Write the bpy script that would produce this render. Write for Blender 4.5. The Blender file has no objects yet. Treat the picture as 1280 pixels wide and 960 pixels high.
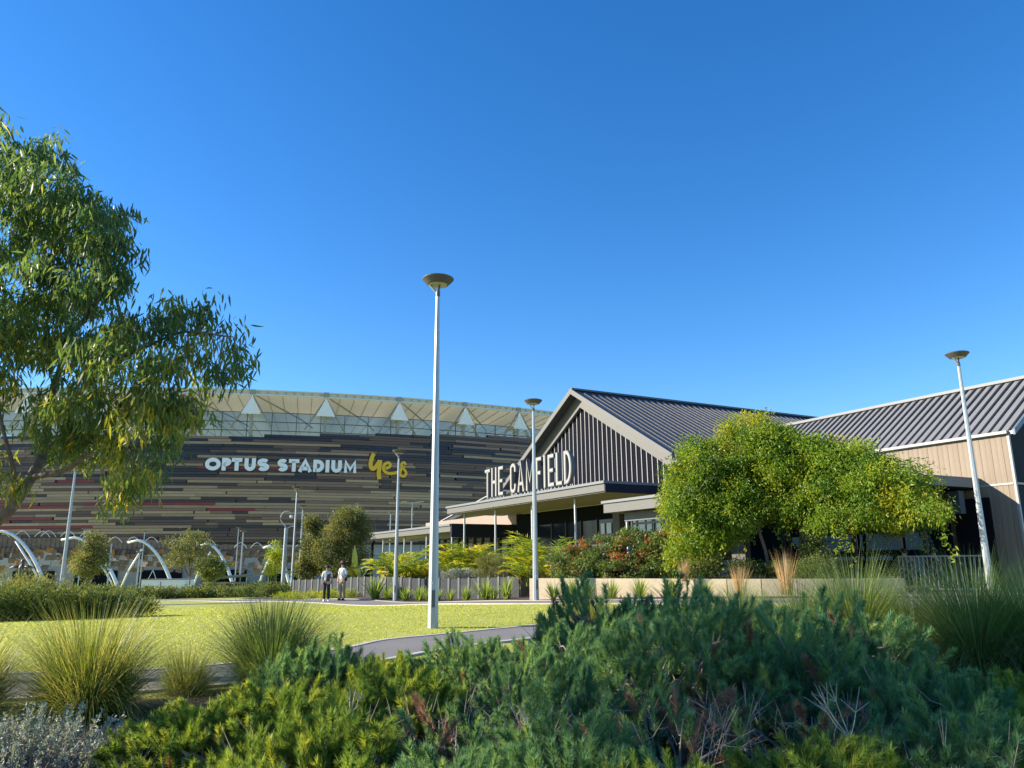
import bpy, bmesh, math, random
import numpy as np
from mathutils import Vector, Matrix

random.seed(7)
rng = np.random.default_rng(7)
scene = bpy.context.scene
COL = scene.collection
rad = math.radians

# ------------------------------------------------------------------ camera
CAM = np.array([0.0, 0.0, 1.45])
FPX, PITCH, ROLL = 961.0, rad(13.17), 0.0078
AF = np.array([0, math.cos(PITCH), math.sin(PITCH)])
AU = np.array([0, -math.sin(PITCH), math.cos(PITCH)])
AR = np.array([1.0, 0, 0])
cam_data = bpy.data.cameras.new('camera')
cam = bpy.data.objects.new('camera', cam_data)
COL.objects.link(cam)
cam_data.sensor_width = 36.0
cam_data.lens = FPX / 1280 * 36.0
cam_data.clip_start, cam_data.clip_end = 0.1, 4000
right = AR * math.cos(ROLL) - AU * math.sin(ROLL)
upv = AR * math.sin(ROLL) + AU * math.cos(ROLL)
cam.matrix_world = Matrix(((right[0], upv[0], -AF[0], CAM[0]), (right[1], upv[1], -AF[1], CAM[1]),
                           (right[2], upv[2], -AF[2], CAM[2]), (0, 0, 0, 1)))
scene.camera = cam

# ------------------------------------------------------------------ light
SUN_AZ, SUN_EL = rad(-86), rad(24)          # azimuth from +Y towards +X
world = bpy.data.worlds.new('World')
scene.world = world
world.use_nodes = True
wn = world.node_tree.nodes
wl = world.node_tree.links
sky = wn.new('ShaderNodeTexSky')
sky.sky_type = 'NISHITA'
sky.sun_disc = False
sky.sun_elevation = SUN_EL
sky.sun_rotation = SUN_AZ
sky.air_density, sky.dust_density, sky.ozone_density = 1.0, 0.1, 4.0
hsv = wn.new('ShaderNodeHueSaturation')
hsv.inputs['Saturation'].default_value = 1.27
hsv.inputs['Hue'].default_value = 0.506
bg = wn['Background']
bg.inputs['Strength'].default_value = 0.114
wl.new(sky.outputs[0], hsv.inputs['Color'])
wl.new(hsv.outputs[0], bg.inputs['Color'])
sun_data = bpy.data.lights.new('sun', 'SUN')
sun = bpy.data.objects.new('sun', sun_data)
COL.objects.link(sun)
sun_data.energy = 5.0
sun_data.angle = rad(0.55)
sun_data.color = (1.0, 0.90, 0.74)
sd = Vector((math.sin(SUN_AZ) * math.cos(SUN_EL), math.cos(SUN_AZ) * math.cos(SUN_EL), math.sin(SUN_EL)))
sun.rotation_euler = sd.to_track_quat('Z', 'Y').to_euler()
sun.location = (-40, 10, 40)
vs = scene.view_settings
vs.view_transform, vs.look, vs.exposure, vs.gamma = 'Standard', 'None', 1.1, 1.0
scene.cycles.use_denoising = True
scene.cycles.max_bounces = 7
scene.cycles.diffuse_bounces = 3
scene.cycles.transmission_bounces = 4
scene.cycles.transparent_max_bounces = 4
scene.cycles.sample_clamp_indirect = 6

# ------------------------------------------------------------------ pixel helpers
def ray(x, y):
    u, v = x - 640, 480 - y
    return AF * FPX + AR * (u * math.cos(ROLL) + v * math.sin(ROLL)) + AU * (-u * math.sin(ROLL) + v * math.cos(ROLL))
def atY(x, y, Y):
    d = ray(x, y)
    return CAM + d * (Y / d[1])

CTRL = [atY(*c) for c in [(541, 785, 15.6), (670, 751, 28), (494, 751, 37.9), (363, 745, 52.6), (1240, 745, 22.8),
                          (410, 751.5, 39), (650, 747, 34), (500, 747.5, 39), (367, 749, 46), (100, 777, 20)]]
CTRL += [np.array(c, float) for c in [(0, 0, 0), (-4, 4, 0), (4, 4, 0), (0, 8, .08), (-7, 8, .05), (8, 9, .15), (12, 16, .35),
         (10, 34, .5), (17, 27, .5), (20, 45, .5), (2, 50, .1), (-40, 60, -.9), (-60, 110, -3), (0, 110, -2.4), (-90, 190, -3.6),
         (0, 190, -3.6), (80, 190, -3.6), (60, 60, .5), (60, 10, .5), (-40, 0, 0), (-40, 20, .1), (0, -30, 0), (50, -30, .2), (-50, -30, 0)]]
CT = np.array(CTRL)
def _k(r2): return np.sqrt(r2 + 9.0)
_d2 = ((CT[:, None, :2] - CT[None, :, :2]) ** 2).sum(-1)
_n = len(CT)
_A = np.zeros((_n + 1, _n + 1)); _A[:_n, :_n] = _k(_d2); _A[:_n, _n] = 1; _A[_n, :_n] = 1
_w = np.linalg.solve(_A, np.append(CT[:, 2], 0))
def ground(x, y):
    x = np.clip(np.asarray(x, float), -95, 85); y = np.clip(np.asarray(y, float), -35, 195)
    d2 = (x[..., None] - CT[:, 0]) ** 2 + (y[..., None] - CT[:, 1]) ** 2
    return _k(d2) @ _w[:_n] + _w[_n]
_Ys = np.concatenate([np.arange(1.5, 40, .1), np.arange(40, 150, .5)])
def G(px, py):
    d = ray(px, py)
    P = CAM + d[None, :] * (_Ys / d[1])[:, None]
    below = P[:, 2] < ground(P[:, 0], P[:, 1])
    i = int(np.argmax(below)) if below.any() else len(_Ys) - 1
    q = P[i]
    return np.array([q[0], q[1], float(ground(q[0], q[1]))])
def GD(px, D):
    """a point on the ground seen in image column px (near the horizon) at distance D"""
    p = atY(px, 740, D)
    return np.array([p[0], p[1], float(ground(p[0], p[1]))])
def V3(a): return np.asarray(a, float)
def nrm(a):
    a = np.asarray(a, float)
    return a / np.maximum(np.linalg.norm(a, axis=-1, keepdims=True), 1e-9)

# ------------------------------------------------------------------ mesh builder
class MB:
    def __init__(s):
        s.v, s.f, s.n, s.a = [], [], 0, []
    def verts(s, P, val=.5):
        P = np.asarray(P, float).reshape(-1, 3)
        i = s.n; s.v.append(P); s.n += len(P)
        s.a.append(np.broadcast_to(np.asarray(val, float), (len(P),)))
        return i
    def polys(s, P, val=None):
        """P (n,k,3): n separate polygons of k corners"""
        P = np.asarray(P, float); n, k = P.shape[:2]
        if val is None: val = np.full(n, .5)
        i = s.verts(P.reshape(-1, 3), np.repeat(np.broadcast_to(val, (n,)), k))
        s.f.append(np.arange(i, i + n * k).reshape(n, k))
    def faces(s, F, base=0):
        s.f.append(np.asarray(F, int) + base)
    def box(s, c, ax, ay, az, val=.5):
        """c centre; ax, ay, az half-axis vectors"""
        c, ax, ay, az = map(V3, (c, ax, ay, az))
        P = [c + i * ax + j * ay + k * az for k in (-1, 1) for j in (-1, 1) for i in (-1, 1)]
        b = s.verts(P, val)
        F = [(0, 2, 3, 1), (4, 5, 7, 6), (0, 1, 5, 4), (2, 6, 7, 3), (0, 4, 6, 2), (1, 3, 7, 5)]
        if np.dot(np.cross(ax, ay), az) < 0: F = [f[::-1] for f in F]
        s.faces(F, b)
    def tube(s, pts, r, k=6, val=.5, cap=True):
        pts = np.asarray(pts, float); m = len(pts); r = np.broadcast_to(np.asarray(r, float), (m,))
        t = nrm(np.gradient(pts, axis=0))
        ref = np.array([0, 0, 1.0]) if abs(t[0][2]) < .9 else np.array([1.0, 0, 0])
        ang = np.arange(k) * 2 * math.pi / k + math.pi / k
        R = []
        for i in range(m):
            a = nrm(np.cross(t[i], ref)); b = np.cross(t[i], a)
            R.append(pts[i] + r[i] * (np.cos(ang)[:, None] * a + np.sin(ang)[:, None] * b))
        bse = s.verts(np.concatenate(R), val)
        F = []
        for i in range(m - 1):
            for j in range(k):
                F.append((bse + i * k + j, bse + i * k + (j + 1) % k, bse + (i + 1) * k + (j + 1) % k, bse + (i + 1) * k + j))
        s.f.append(np.array(F))
        if cap:
            s.f.append(np.array([[bse + (m - 1) * k + j for j in range(k)]]))
            s.f.append(np.array([[bse + j for j in range(k)][::-1]]))
    def lathe(s, prof, c=(0, 0, 0), k=16, val=.5):
        c = V3(c); ang = np.arange(k) * 2 * math.pi / k; R = []
        for (r, z) in prof:
            R.append(np.stack([r * np.cos(ang), r * np.sin(ang), np.full(k, z)], 1) + c)
        b = s.verts(np.concatenate(R), val); F = []
        for i in range(len(prof) - 1):
            for j in range(k):
                F.append((b + i * k + j, b + i * k + (j + 1) % k, b + (i + 1) * k + (j + 1) % k, b + (i + 1) * k + j))
        s.f.append(np.array(F))
        s.f.append(np.array([[b + j for j in range(k)][::-1]]))
        s.f.append(np.array([[b + (len(prof) - 1) * k + j for j in range(k)]]))
    def mesh(s, name, mat=None, smooth=False):
        me = bpy.data.meshes.new(name)
        V = np.concatenate(s.v) if s.v else np.zeros((0, 3))
        me.vertices.add(len(V)); me.vertices.foreach_set('co', V.astype(np.float32).ravel())
        loops = np.concatenate([f.ravel() for f in s.f]); tot = np.concatenate([np.full(len(f), f.shape[1]) for f in s.f])
        st = np.concatenate([[0], np.cumsum(tot)[:-1]])
        me.loops.add(len(loops)); me.loops.foreach_set('vertex_index', loops.astype(np.int32))
        me.polygons.add(len(tot)); me.polygons.foreach_set('loop_start', st.astype(np.int32))
        me.polygons.foreach_set('loop_total', tot.astype(np.int32))
        me.polygons.foreach_set('use_smooth', np.full(len(tot), smooth, bool))
        at = me.attributes.new('v', 'FLOAT', 'POINT')
        at.data.foreach_set('value', np.concatenate(s.a).astype(np.float32))
        me.update(calc_edges=True); me.validate()
        if mat: me.materials.append(mat)
        return me
    def build(s, name, mat=None, parent=None, smooth=False, **kw):
        return link(name, s.mesh(name, mat, smooth), parent, **kw)

def link(name, me, parent=None, loc=None, label=None, cat=None, group=None, kind=None):
    o = bpy.data.objects.new(name, me); COL.objects.link(o)
    if parent is not None: o.parent = parent
    if loc is not None: o.location = loc
    return tag(o, label, cat, group, kind)
def tag(o, label=None, cat=None, group=None, kind=None):
    if label: o['label'] = label
    if cat: o['category'] = cat
    if group: o['group'] = group
    if kind: o['kind'] = kind
    return o
def thing(name, loc, label, cat, group=None, rz=0):
    o = link(name, None, None, tuple(loc), label, cat, group)
    o.rotation_euler.z = rz
    return o
def copy_tree(o, parent=None):
    c = o.copy(); COL.objects.link(c)
    if parent is not None: c.parent = parent
    for ch in list(o.children): copy_tree(ch, c)
    return c

# ------------------------------------------------------------------ materials
MATS = {}
def mat(name, base, rough=.6, metal=0.0, noise=0.0, nscale=8.0, bump=0.0, bscale=40.0, spec=.5, stretch=None):
    if name in MATS: return MATS[name]
    m = bpy.data.materials.new(name); m.use_nodes = True
    N, L = m.node_tree.nodes, m.node_tree.links
    p = N['Principled BSDF']
    p.inputs['Base Color'].default_value = (*base, 1); p.inputs['Roughness'].default_value = rough
    p.inputs['Metallic'].default_value = metal; p.inputs['Specular IOR Level'].default_value = spec
    tc = N.new('ShaderNodeTexCoord'); src = tc.outputs['Object']
    if stretch:
        mp = N.new('ShaderNodeMapping'); mp.inputs['Scale'].default_value = stretch
        L.new(src, mp.inputs[0]); src = mp.outputs[0]
    if noise:
        t = N.new('ShaderNodeTexNoise'); t.inputs['Scale'].default_value = nscale; t.inputs['Detail'].default_value = 6
        L.new(src, t.inputs['Vector'])
        r = N.new('ShaderNodeValToRGB')
        r.color_ramp.elements[0].position, r.color_ramp.elements[1].position = .25, .75
        r.color_ramp.elements[0].color = (*[c * (1 - noise) for c in base], 1)
        r.color_ramp.elements[1].color = (*[min(1, c * (1 + noise)) for c in base], 1)
        L.new(t.outputs['Fac'], r.inputs[0]); L.new(r.outputs[0], p.inputs['Base Color'])
    if bump:
        t2 = N.new('ShaderNodeTexNoise'); t2.inputs['Scale'].default_value = bscale; t2.inputs['Detail'].default_value = 4
        L.new(src, t2.inputs['Vector'])
        b = N.new('ShaderNodeBump'); b.inputs['Strength'].default_value = bump; b.inputs['Distance'].default_value = .02
        L.new(t2.outputs['Fac'], b.inputs['Height']); L.new(b.outputs[0], p.inputs['Normal'])
    MATS[name] = m
    return m
LEAFGAIN = 1.5
def leafmat(name, stops, trans=.35, rough=.45, spec=.35, tgain=1.6):
    """leaf colour picked per leaf from the attribute v; light passes through"""
    if name in MATS: return MATS[name]
    m = bpy.data.materials.new(name); m.use_nodes = True
    N, L = m.node_tree.nodes, m.node_tree.links
    p = N['Principled BSDF']; p.inputs['Roughness'].default_value = rough; p.inputs['Specular IOR Level'].default_value = spec
    a = N.new('ShaderNodeAttribute'); a.attribute_name = 'v'
    r = N.new('ShaderNodeValToRGB'); cr = r.color_ramp
    while len(cr.elements) < len(stops): cr.elements.new(.5)
    for el, (po, c) in zip(cr.elements, stops): el.position = po; el.color = (*[min(.6, q * LEAFGAIN) for q in c], 1)
    L.new(a.outputs['Fac'], r.inputs[0]); L.new(r.outputs[0], p.inputs['Base Color'])
    t = N.new('ShaderNodeBsdfTranslucent')
    g = N.new('ShaderNodeMix'); g.data_type = 'RGBA'; g.blend_type = 'MULTIPLY'; g.inputs[0].default_value = 1
    L.new(r.outputs[0], g.inputs[6]); g.inputs[7].default_value = (1.25 * tgain, 1.15 * tgain, .55 * tgain, 1)
    L.new(g.outputs[2], t.inputs[0])
    mx = N.new('ShaderNodeMixShader'); mx.inputs[0].default_value = trans
    L.new(p.outputs[0], mx.inputs[1]); L.new(t.outputs[0], mx.inputs[2])
    L.new(mx.outputs[0], N['Material Output'].inputs[0])
    MATS[name] = m
    return m

M_STEEL = mat('galvanised_steel', (.40, .43, .45), .42, .35, .10, 3)
M_LAMPHEAD = mat('lamp_head_dark', (.10, .10, .095), .5, .2)
M_LENS = mat('lamp_lens', (.42, .42, .33), .3)
M_PATH = mat('asphalt_path', (.20, .185, .175), .9, 0, .12, 1.2, .4, 120)
M_KERB = mat('concrete_kerb', (.52, .46, .36), .85, 0, .12, 6)
M_MULCH = mat('bark_mulch', (.075, .05, .04), .95, 0, .55, 14, 1.0, 45)
M_FASCIA = mat('fascia_grey', (.115, .112, .103), .55, 0, .04, 3)
M_TRIM = mat('trim_pale', (.16, .17, .18), .5)
M_SOFFIT = mat('soffit', (.24, .21, .17), .7, 0, .05, 2)
M_NAVY = mat('navy_cladding', (.022, .026, .04), .75, 0, .15, 2, spec=.12)
M_ROOFD = mat('roof_sheet_dark', (.085, .09, .10), .42, .3, .06, 2)
M_ROOFG = mat('roof_sheet_grey', (.24, .235, .23), .45, .2, .06, 2)
M_RIBD = mat('roof_rib', (.03, .032, .036), .45, .2)
M_SLAT = mat('slat_grey', (.30, .29, .30), .55)
M_TIMBER = mat('timber_board', (.25, .195, .14), .7, 0, .16, 6, .25, 30, stretch=(1, 1, .08))
M_CREAM = mat('cream_wall', (.56, .46, .31), .85, 0, .10, 4, .3, 60)
M_PEACH = mat('peach_wall', (.30, .225, .17), .8, 0, .05, 3)
M_METALWALL = mat('grey_metal_wall', (.06, .063, .068), .7, .0, .12, 4, spec=.15)
M_METALPOST = mat('metal_wall_post', (.11, .115, .12), .5, .2)
M_DARK = mat('dark_interior', (.012, .013, .016), .9, spec=.04)
M_GLASS = mat('dark_glass', (.010, .016, .026), .12, 0, spec=.22)
M_GLINT = mat('pale_glint', (.62, .68, .74), .5)  # pale colour stands in for bright sky reflected in the windows
M_WHITE = mat('white_paint', (.78, .78, .76), .45)
M_WTRIM = mat('wing_trim', (.34, .335, .32), .5)
M_LETTER = mat('letter_cream', (.31, .30, .275), .45)
M_LETTERSIDE = mat('letter_side', (.13, .13, .135), .5)
M_BARK = mat('bark', (.17, .13, .105), .9, 0, .4, 12, .7, 30)
M_TWIG = mat('dry_twig', (.27, .22, .18), .9, 0, .3, 20)
M_WALLTOP = mat('wall_cap_dark', (.05, .05, .055), .6)
# ------------------------------------------------------------------ ground, lawn, paths, beds
def axis(pieces):
    return np.unique(np.concatenate([np.arange(a, b, s) for a, b, s in pieces]))
xs = axis([(-1500, -120, 120), (-120, -40, 8), (-40, 40, .8), (40, 120, 8), (120, 1501, 120)])
ys = axis([(-300, -40, 65), (-40, 0, 4), (0, 60, .8), (60, 200, 5), (200, 2601, 120)])
XX, YY = np.meshgrid(xs, ys)
mb = MB()
mb.verts(np.stack([XX, YY, ground(XX, YY)], -1).reshape(-1, 3))
nx, ny = len(xs), len(ys)
ii = (np.arange(ny - 1)[:, None] * nx + np.arange(nx - 1)[None, :]).ravel()
mb.faces(np.stack([ii, ii + 1, ii + nx + 1, ii + nx], 1))
def lawn_material():
    m = bpy.data.materials.new('lawn_grass'); m.use_nodes = True
    N, L = m.node_tree.nodes, m.node_tree.links
    p = N['Principled BSDF']; p.inputs['Roughness'].default_value = .9; p.inputs['Specular IOR Level'].default_value = .15
    tc = N.new('ShaderNodeTexCoord')
    n1 = N.new('ShaderNodeTexNoise'); n1.inputs['Scale'].default_value = .9; n1.inputs['Detail'].default_value = 5
    n2 = N.new('ShaderNodeTexNoise'); n2.inputs['Scale'].default_value = 22; n2.inputs['Detail'].default_value = 8; n2.inputs['Roughness'].default_value = .75
    L.new(tc.outputs['Object'], n1.inputs[0]); L.new(tc.outputs['Object'], n2.inputs[0])
    mx = N.new('ShaderNodeMath'); mx.operation = 'MULTIPLY_ADD'; mx.inputs[1].default_value = .45
    L.new(n1.outputs['Fac'], mx.inputs[0])
    m2 = N.new('ShaderNodeMath'); m2.operation = 'MULTIPLY'; m2.inputs[1].default_value = .55
    L.new(n2.outputs['Fac'], m2.inputs[0]); L.new(m2.outputs[0], mx.inputs[2])
    r = N.new('ShaderNodeValToRGB'); cr = r.color_ramp
    cr.elements[0].position, cr.elements[1].position = .36, .66
    cr.elements[0].color = (.32, .345, .07, 1); cr.elements[1].color = (.46, .46, .12, 1)
    L.new(mx.outputs[0], r.inputs[0]); L.new(r.outputs[0], p.inputs['Base Color'])
    b = N.new('ShaderNodeBump'); b.inputs['Strength'].default_value = .6; b.inputs['Distance'].default_value = .03
    L.new(n2.outputs['Fac'], b.inputs['Height']); L.new(b.outputs[0], p.inputs['Normal'])
    MATS['lawn_grass'] = m
    return m
M_LAWN = lawn_material()
mb.build('lawn', M_LAWN, kind='structure', smooth=True)

def resample(P, n):
    P = np.asarray(P, float)[:, :2]
    # smooth with Catmull-Rom then even spacing
    Q = np.vstack([2 * P[0] - P[1], P, 2 * P[-1] - P[-2]]); out = []
    for i in range(1, len(Q) - 2):
        for t in np.linspace(0, 1, 12, endpoint=False):
            a, b, c, d = Q[i - 1:i + 3]
            out.append(.5 * (2 * b + (c - a) * t + (2 * a - 5 * b + 4 * c - d) * t * t + (3 * b - a - 3 * c + d) * t ** 3))
    out.append(P[-1]); out = np.array(out)
    s = np.concatenate([[0], np.cumsum(np.linalg.norm(np.diff(out, axis=0), axis=1))])
    k = np.linspace(0, s[-1], n)
    return np.stack([np.interp(k, s, out[:, 0]), np.interp(k, s, out[:, 1])], 1)
def loft(name, A, B, n, m, dz, material, **kw):
    A, B = resample(A, n), resample(B, n)
    t = np.linspace(0, 1, m)[None, :, None]
    P = A[:, None] * (1 - t) + B[:, None] * t
    z = ground(P[..., 0], P[..., 1]) + dz
    b = MB(); b.verts(np.concatenate([P, z[..., None]], -1).reshape(-1, 3))
    i = (np.arange(n - 1)[:, None] * m + np.arange(m - 1)[None]).ravel()
    F = np.stack([i, i + 1, i + m + 1, i + m], 1)
    c0 = np.cross(np.append(P[0, 1] - P[0, 0], 0), np.append(P[1, 0] - P[0, 0], 0))[2]
    b.faces(F if c0 > 0 else F[:, ::-1])
    return b.build(name, material, smooth=True, **kw)
def kerb(A, n, w=.11, h=.018):
    A = resample(A, n); d = nrm(np.gradient(A, axis=0)); nn = np.stack([-d[:, 1], d[:, 0]], 1)
    L, R = A + nn * w / 2, A - nn * w / 2
    zl = ground(A[:, 0], A[:, 1])
    b = MB()
    rows = [np.c_[L, zl - .05], np.c_[L, zl + h + .012], np.c_[R, zl + h + .012], np.c_[R, zl - .05]]
    b.verts(np.stack(rows, 1).reshape(-1, 3))
    i = np.arange(n - 1) * 4
    for k in range(3):
        b.faces(np.stack([i + k, i + 4 + k, i + 5 + k, i + 1 + k], 1))
    return b.build('kerb', M_KERB, kind='structure')
def offset(A, d):
    A = np.asarray(A, float)[:, :2]; t = nrm(np.gradient(A, axis=0))
    return A + np.stack([-t[:, 1], t[:, 0]], 1) * d
# near path: passes in front of the tall lamp
farE = [G(-150, 846), G(-20, 845), G(100, 842), G(210, 838), G(330, 827), G(430, 812), G(480, 802), G(560, 793.5), G(640, 785.5), G(740, 777), G(900, 768), G(1100, 756), G(1300, 752)]
nearE = [G(-150, 880), G(-20, 878), G(100, 872), G(210, 865), G(330, 853), G(430, 835), G(480, 827), G(560, 812), G(660, 800), G(760, 789), G(920, 776), G(1120, 762), G(1330, 758)]
loft('path', nearE, farE, 80, 5, .018, M_PATH, kind='structure')
kerb(nearE, 120); kerb(farE, 120)
# far path along the planted wall
fE = [GD(-60, 52), GD(100, 50), GD(250, 49), GD(340, 45), GD(420, 40.5), GD(495, 37.2), GD(580, 33.5), GD(668, 27.6), GD(800, 25), GD(1000, 22.8), GD(1240, 21.6), GD(1500, 21)]
nE = offset(fE, -2.1)
loft('path', nE, fE, 110, 5, .018, M_PATH, kind='structure')
kerb(nE, 160); kerb(fE, 160)
# cross path at the back of the lawn
cA = [GD(-200, 36), GD(60, 37.5), GD(190, 38.5), GD(330, 40.5)]
cB = offset(cA, 1.3)
loft('path', cA, cB, 40, 4, .018, M_PATH, kind='structure')
kerb(cA, 60)
# foreground bed of mulch
bed_back = [G(-260, 890), G(-60, 888), G(100, 882), G(260, 872), G(400, 856), G(520, 833), G(600, 826), G(700, 806), G(850, 786), G(1000, 776), G(1200, 775), G(1500, 778)]
bed_front = [(-9, -3), (-7, -3), (-5, -3), (-3, -3), (0, -3), (3, -3), (6, -3), (9, -3), (12, -3), (15, -2), (19, 0), (23, 3)]
loft('garden_bed', bed_front, bed_back, 90, 40, .012, M_MULCH, kind='structure')
# planted strip between the far path and the walls
w_grey = [GD(367, 46), GD(430, 42.6), GD(500, 39), GD(580, 36.4), GD(650, 34)]
w_cream = [GD(664, 29.2), GD(740, 28), GD(830, 26.6), GD(930, 25.2), GD(1040, 24.4), GD(1130, 24.2)]
stripF = [GD(300, 48.8), GD(340, 45.3), GD(420, 40.8), GD(495, 37.6), GD(580, 33.9), GD(668, 28.0), GD(800, 25.3), GD(1000, 23.2), GD(1110, 22.6)]
stripB = [GD(330, 52), GD(367, 50), GD(430, 47), GD(500, 44), GD(580, 41), GD(660, 38), GD(760, 36), GD(960, 30), GD(1080, 26.5)]
loft('garden_bed', stripF, stripB, 80, 14, .014, M_MULCH, kind='structure')
# paved terrace in front of the wing
loft('terrace_paving', [GD(1040, 23.3), GD(1180, 22.3), GD(1400, 21.8)], [GD(1040, 34), GD(1180, 30), GD(1400, 27.5)], 20, 10, .03, mat('paving', (.19, .17, .155), .85, 0, .1, 3), kind='structure')

# ------------------------------------------------------------------ lettering
def arc(cx, cy, rx, ry, a0, a1, n=10):
    return [(cx + rx * math.cos(rad(a)), cy + ry * math.sin(rad(a))) for a in np.linspace(a0, a1, n)]
def glyph(ch, w, h, t):
    """strokes of a capital letter inside a w x h box; t is the stroke width"""
    a, b, c, d = t / 2, w - t / 2, t / 2, h - t / 2; m = w / 2; mid = h * .5
    if ch == 'O': return [arc(m, h / 2, m - a, h / 2 - c, 0, 360, 28)]
    if ch == 'P': return [[(a, 0), (a, d), (b - h * .24, d)] + arc(b - h * .24, h * .68, h * .24, d - h * .68, 85, -85, 9) + [(a, h * .36 + .0)]]
    if ch == 'T': return [[(0, d), (w, d)], [(m, d), (m, 0)]]
    if ch == 'U':
        r = m - a
        return [[(a, h)] + [(a, r + c)] + arc(m, r + c, r, r, 185, 355, 12) + [(b, r + c), (b, h)]]
    if ch == 'S':
        r1 = (h - t) / 4
        return [arc(m, d - r1, m - a, r1, 30, 262, 12) + arc(m, c + r1, m - a, r1, 82, -150, 12)]
    if ch == 'A': return [[(a * .8, 0), (m, h - t * .35), (w - a * .8, 0)], [(w * .25, h * .27), (w * .75, h * .27)]]
    if ch == 'D':
        rx = min(m, h / 2 - c)
        return [[(a, 0), (a, d), (b - rx, d)] + arc(b - rx, h / 2, rx, h / 2 - c, 85, -85, 14) + [(b - rx, c), (a, c)]]
    if ch == 'I': return [[(m, 0), (m, h)]]
    if ch == 'M': return [[(a, 0), (a, h - t * .3), (m, h * .28), (b, h - t * .3), (b, 0)]]
    if ch == 'H': return [[(a, 0), (a, h)], [(b, 0), (b, h)], [(a, mid), (b, mid)]]
    if ch == 'E': return [[(w, c), (a, c), (a, d), (w, d)], [(a, mid), (w * .88, mid)]]
    if ch == 'F': return [[(a, 0), (a, d), (w, d)], [(a, mid), (w * .85, mid)]]
    if ch == 'L': return [[(a, h), (a, c), (w, c)]]
    if ch == 'C':
        r = m - a
        return [[(b, h * .70)] + arc(m, d - r, r, r, 0, 180, 10) + arc(m, c + r, r, r, 180, 360, 10) + [(b, h * .30)]]
    return []
def ribbon(mb, poly, t, org, ux, uy, un, depth, lift=0.0):
    P = np.asarray(poly, float); n = len(P)
    closed = n > 4 and np.linalg.norm(P[0] - P[-1]) < 1e-6
    d = nrm(np.diff(P, axis=0)); L, R = [], []
    for i in range(n):
        d0 = d[i - 1] if i > 0 else (d[-1] if closed else d[0])
        d1 = d[i] if i < n - 1 else (d[0] if closed else d[-1])
        n0, n1 = np.array([-d0[1], d0[0]]), np.array([-d1[1], d1[0]])
        mm = nrm(n0 + n1); k = min(1 / max(np.dot(mm, n0), .2), 1.45)
        L.append(P[i] + mm * t / 2 * k); R.append(P[i] - mm * t / 2 * k)
    to3 = lambda q, z: org + q[0] * ux + q[1] * uy + un * z
    rows = [[to3(L[i], depth + lift), to3(R[i], depth + lift), to3(R[i], lift), to3(L[i], lift)] for i in range(n)]
    b = mb.verts(np.array(rows).reshape(-1, 3)); F = []
    for i in range(n - 1):
        o, q = b + i * 4, b + i * 4 + 4
        for k in range(4):
            F.append((o + k, o + (k + 1) % 4, q + (k + 1) % 4, q + k))
    if not closed:
        F.append((b + 3, b + 2, b + 1, b)); e_ = b + (n - 1) * 4; F.append((e_, e_ + 1, e_ + 2, e_ + 3))
    mb.faces(F)

# ------------------------------------------------------------------ stadium
SR, SD, SAZ = 200.0, 185.0, rad(-15.0)
SDIR = np.array([math.sin(SAZ), math.cos(SAZ)]); SC = SDIR * (SD + SR); SB = np.array([SDIR[1], -SDIR[0]])
def cyl(x, y, R=SR):
    d = ray(x, y); k = math.hypot(d[0], d[1]); u = d[:2] / k
    b = u @ SC; t = b - math.sqrt(b * b - SC @ SC + R * R)
    v = u * t - SC
    return math.atan2(v @ SB, -(v @ SDIR)), 1.45 + d[2] / k * t
def cp(th, z, R=SR):
    q = SC + R * (-SDIR * math.cos(th) + SB * math.sin(th))
    return np.array([q[0], q[1], z])
def ctan(th):
    q = SDIR * math.sin(th) + SB * math.cos(th)
    return np.array([q[0], q[1], 0])
def cnor(th):
    q = -SDIR * math.cos(th) + SB * math.sin(th)
    return np.array([q[0], q[1], 0])
TH0, TH1 = cyl(-170, 600)[0], cyl(790, 600)[0]
ZB, ZT = 6.6, 30.6
def band(R0, z0, z1, R1=None, n=70, th0=TH0, th1=TH1, flip=False):
    b = MB(); R1 = R1 or R0
    for th in np.linspace(th0, th1, n): b.verts([cp(th, z0, R0), cp(th, z1, R1)])
    i = np.arange(n - 1) * 2; F = np.stack([i, i + 2, i + 3, i + 1], 1)
    b.faces(F[:, ::-1] if flip else F)
    return b
def slab(R0, R1, z0, z1, n=70):
    b = MB()
    for th in np.linspace(TH0, TH1, n): b.verts([cp(th, z0, R0), cp(th, z0, R1), cp(th, z1, R1), cp(th, z1, R0)])
    F = []
    for i in range(n - 1):
        for k in range(4): F.append((i * 4 + k, i * 4 + 4 + k, i * 4 + 4 + (k + 1) % 4, i * 4 + (k + 1) % 4))
    b.faces(F)
    return b
thm = (TH0 + TH1) / 2
st = thing('stadium', (0, 0, 0), 'huge curved stadium clad in brown and red metal bands under a pale fabric roof', 'stadium')
slab(SR - .3, SR - 3, ZB - .5, ZB + int((ZT - ZB) / .63) * .63 - .02).build('backing_wall', mat('facade_backing', (.035, .034, .036), .7), st)
slab(SR - 1.0, SR - 6, -6, ZB + 2.2).build('base_wall', mat('stadium_base', (.34, .32, .31), .7, 0, .08, .2), st)
PCOL = {k: mat('panel_' + k, c, .42, .25, .07, .6) for k, c in dict(tan=(.40, .275, .165), olive=(.32, .225, .14), brown=(.22, .138, .095),
        umber=(.115, .072, .058), dark=(.050, .039, .040), navy=(.022, .024, .042), red=(.22, .035, .04)).items()}
ROWH = .63
rows = int((ZT - ZB) / ROWH)
THR = cyl(560, 600)[0]
parts, rest = [], {k: MB() for k in PCOL}
allp = []
prng = random.Random(3)
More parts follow.
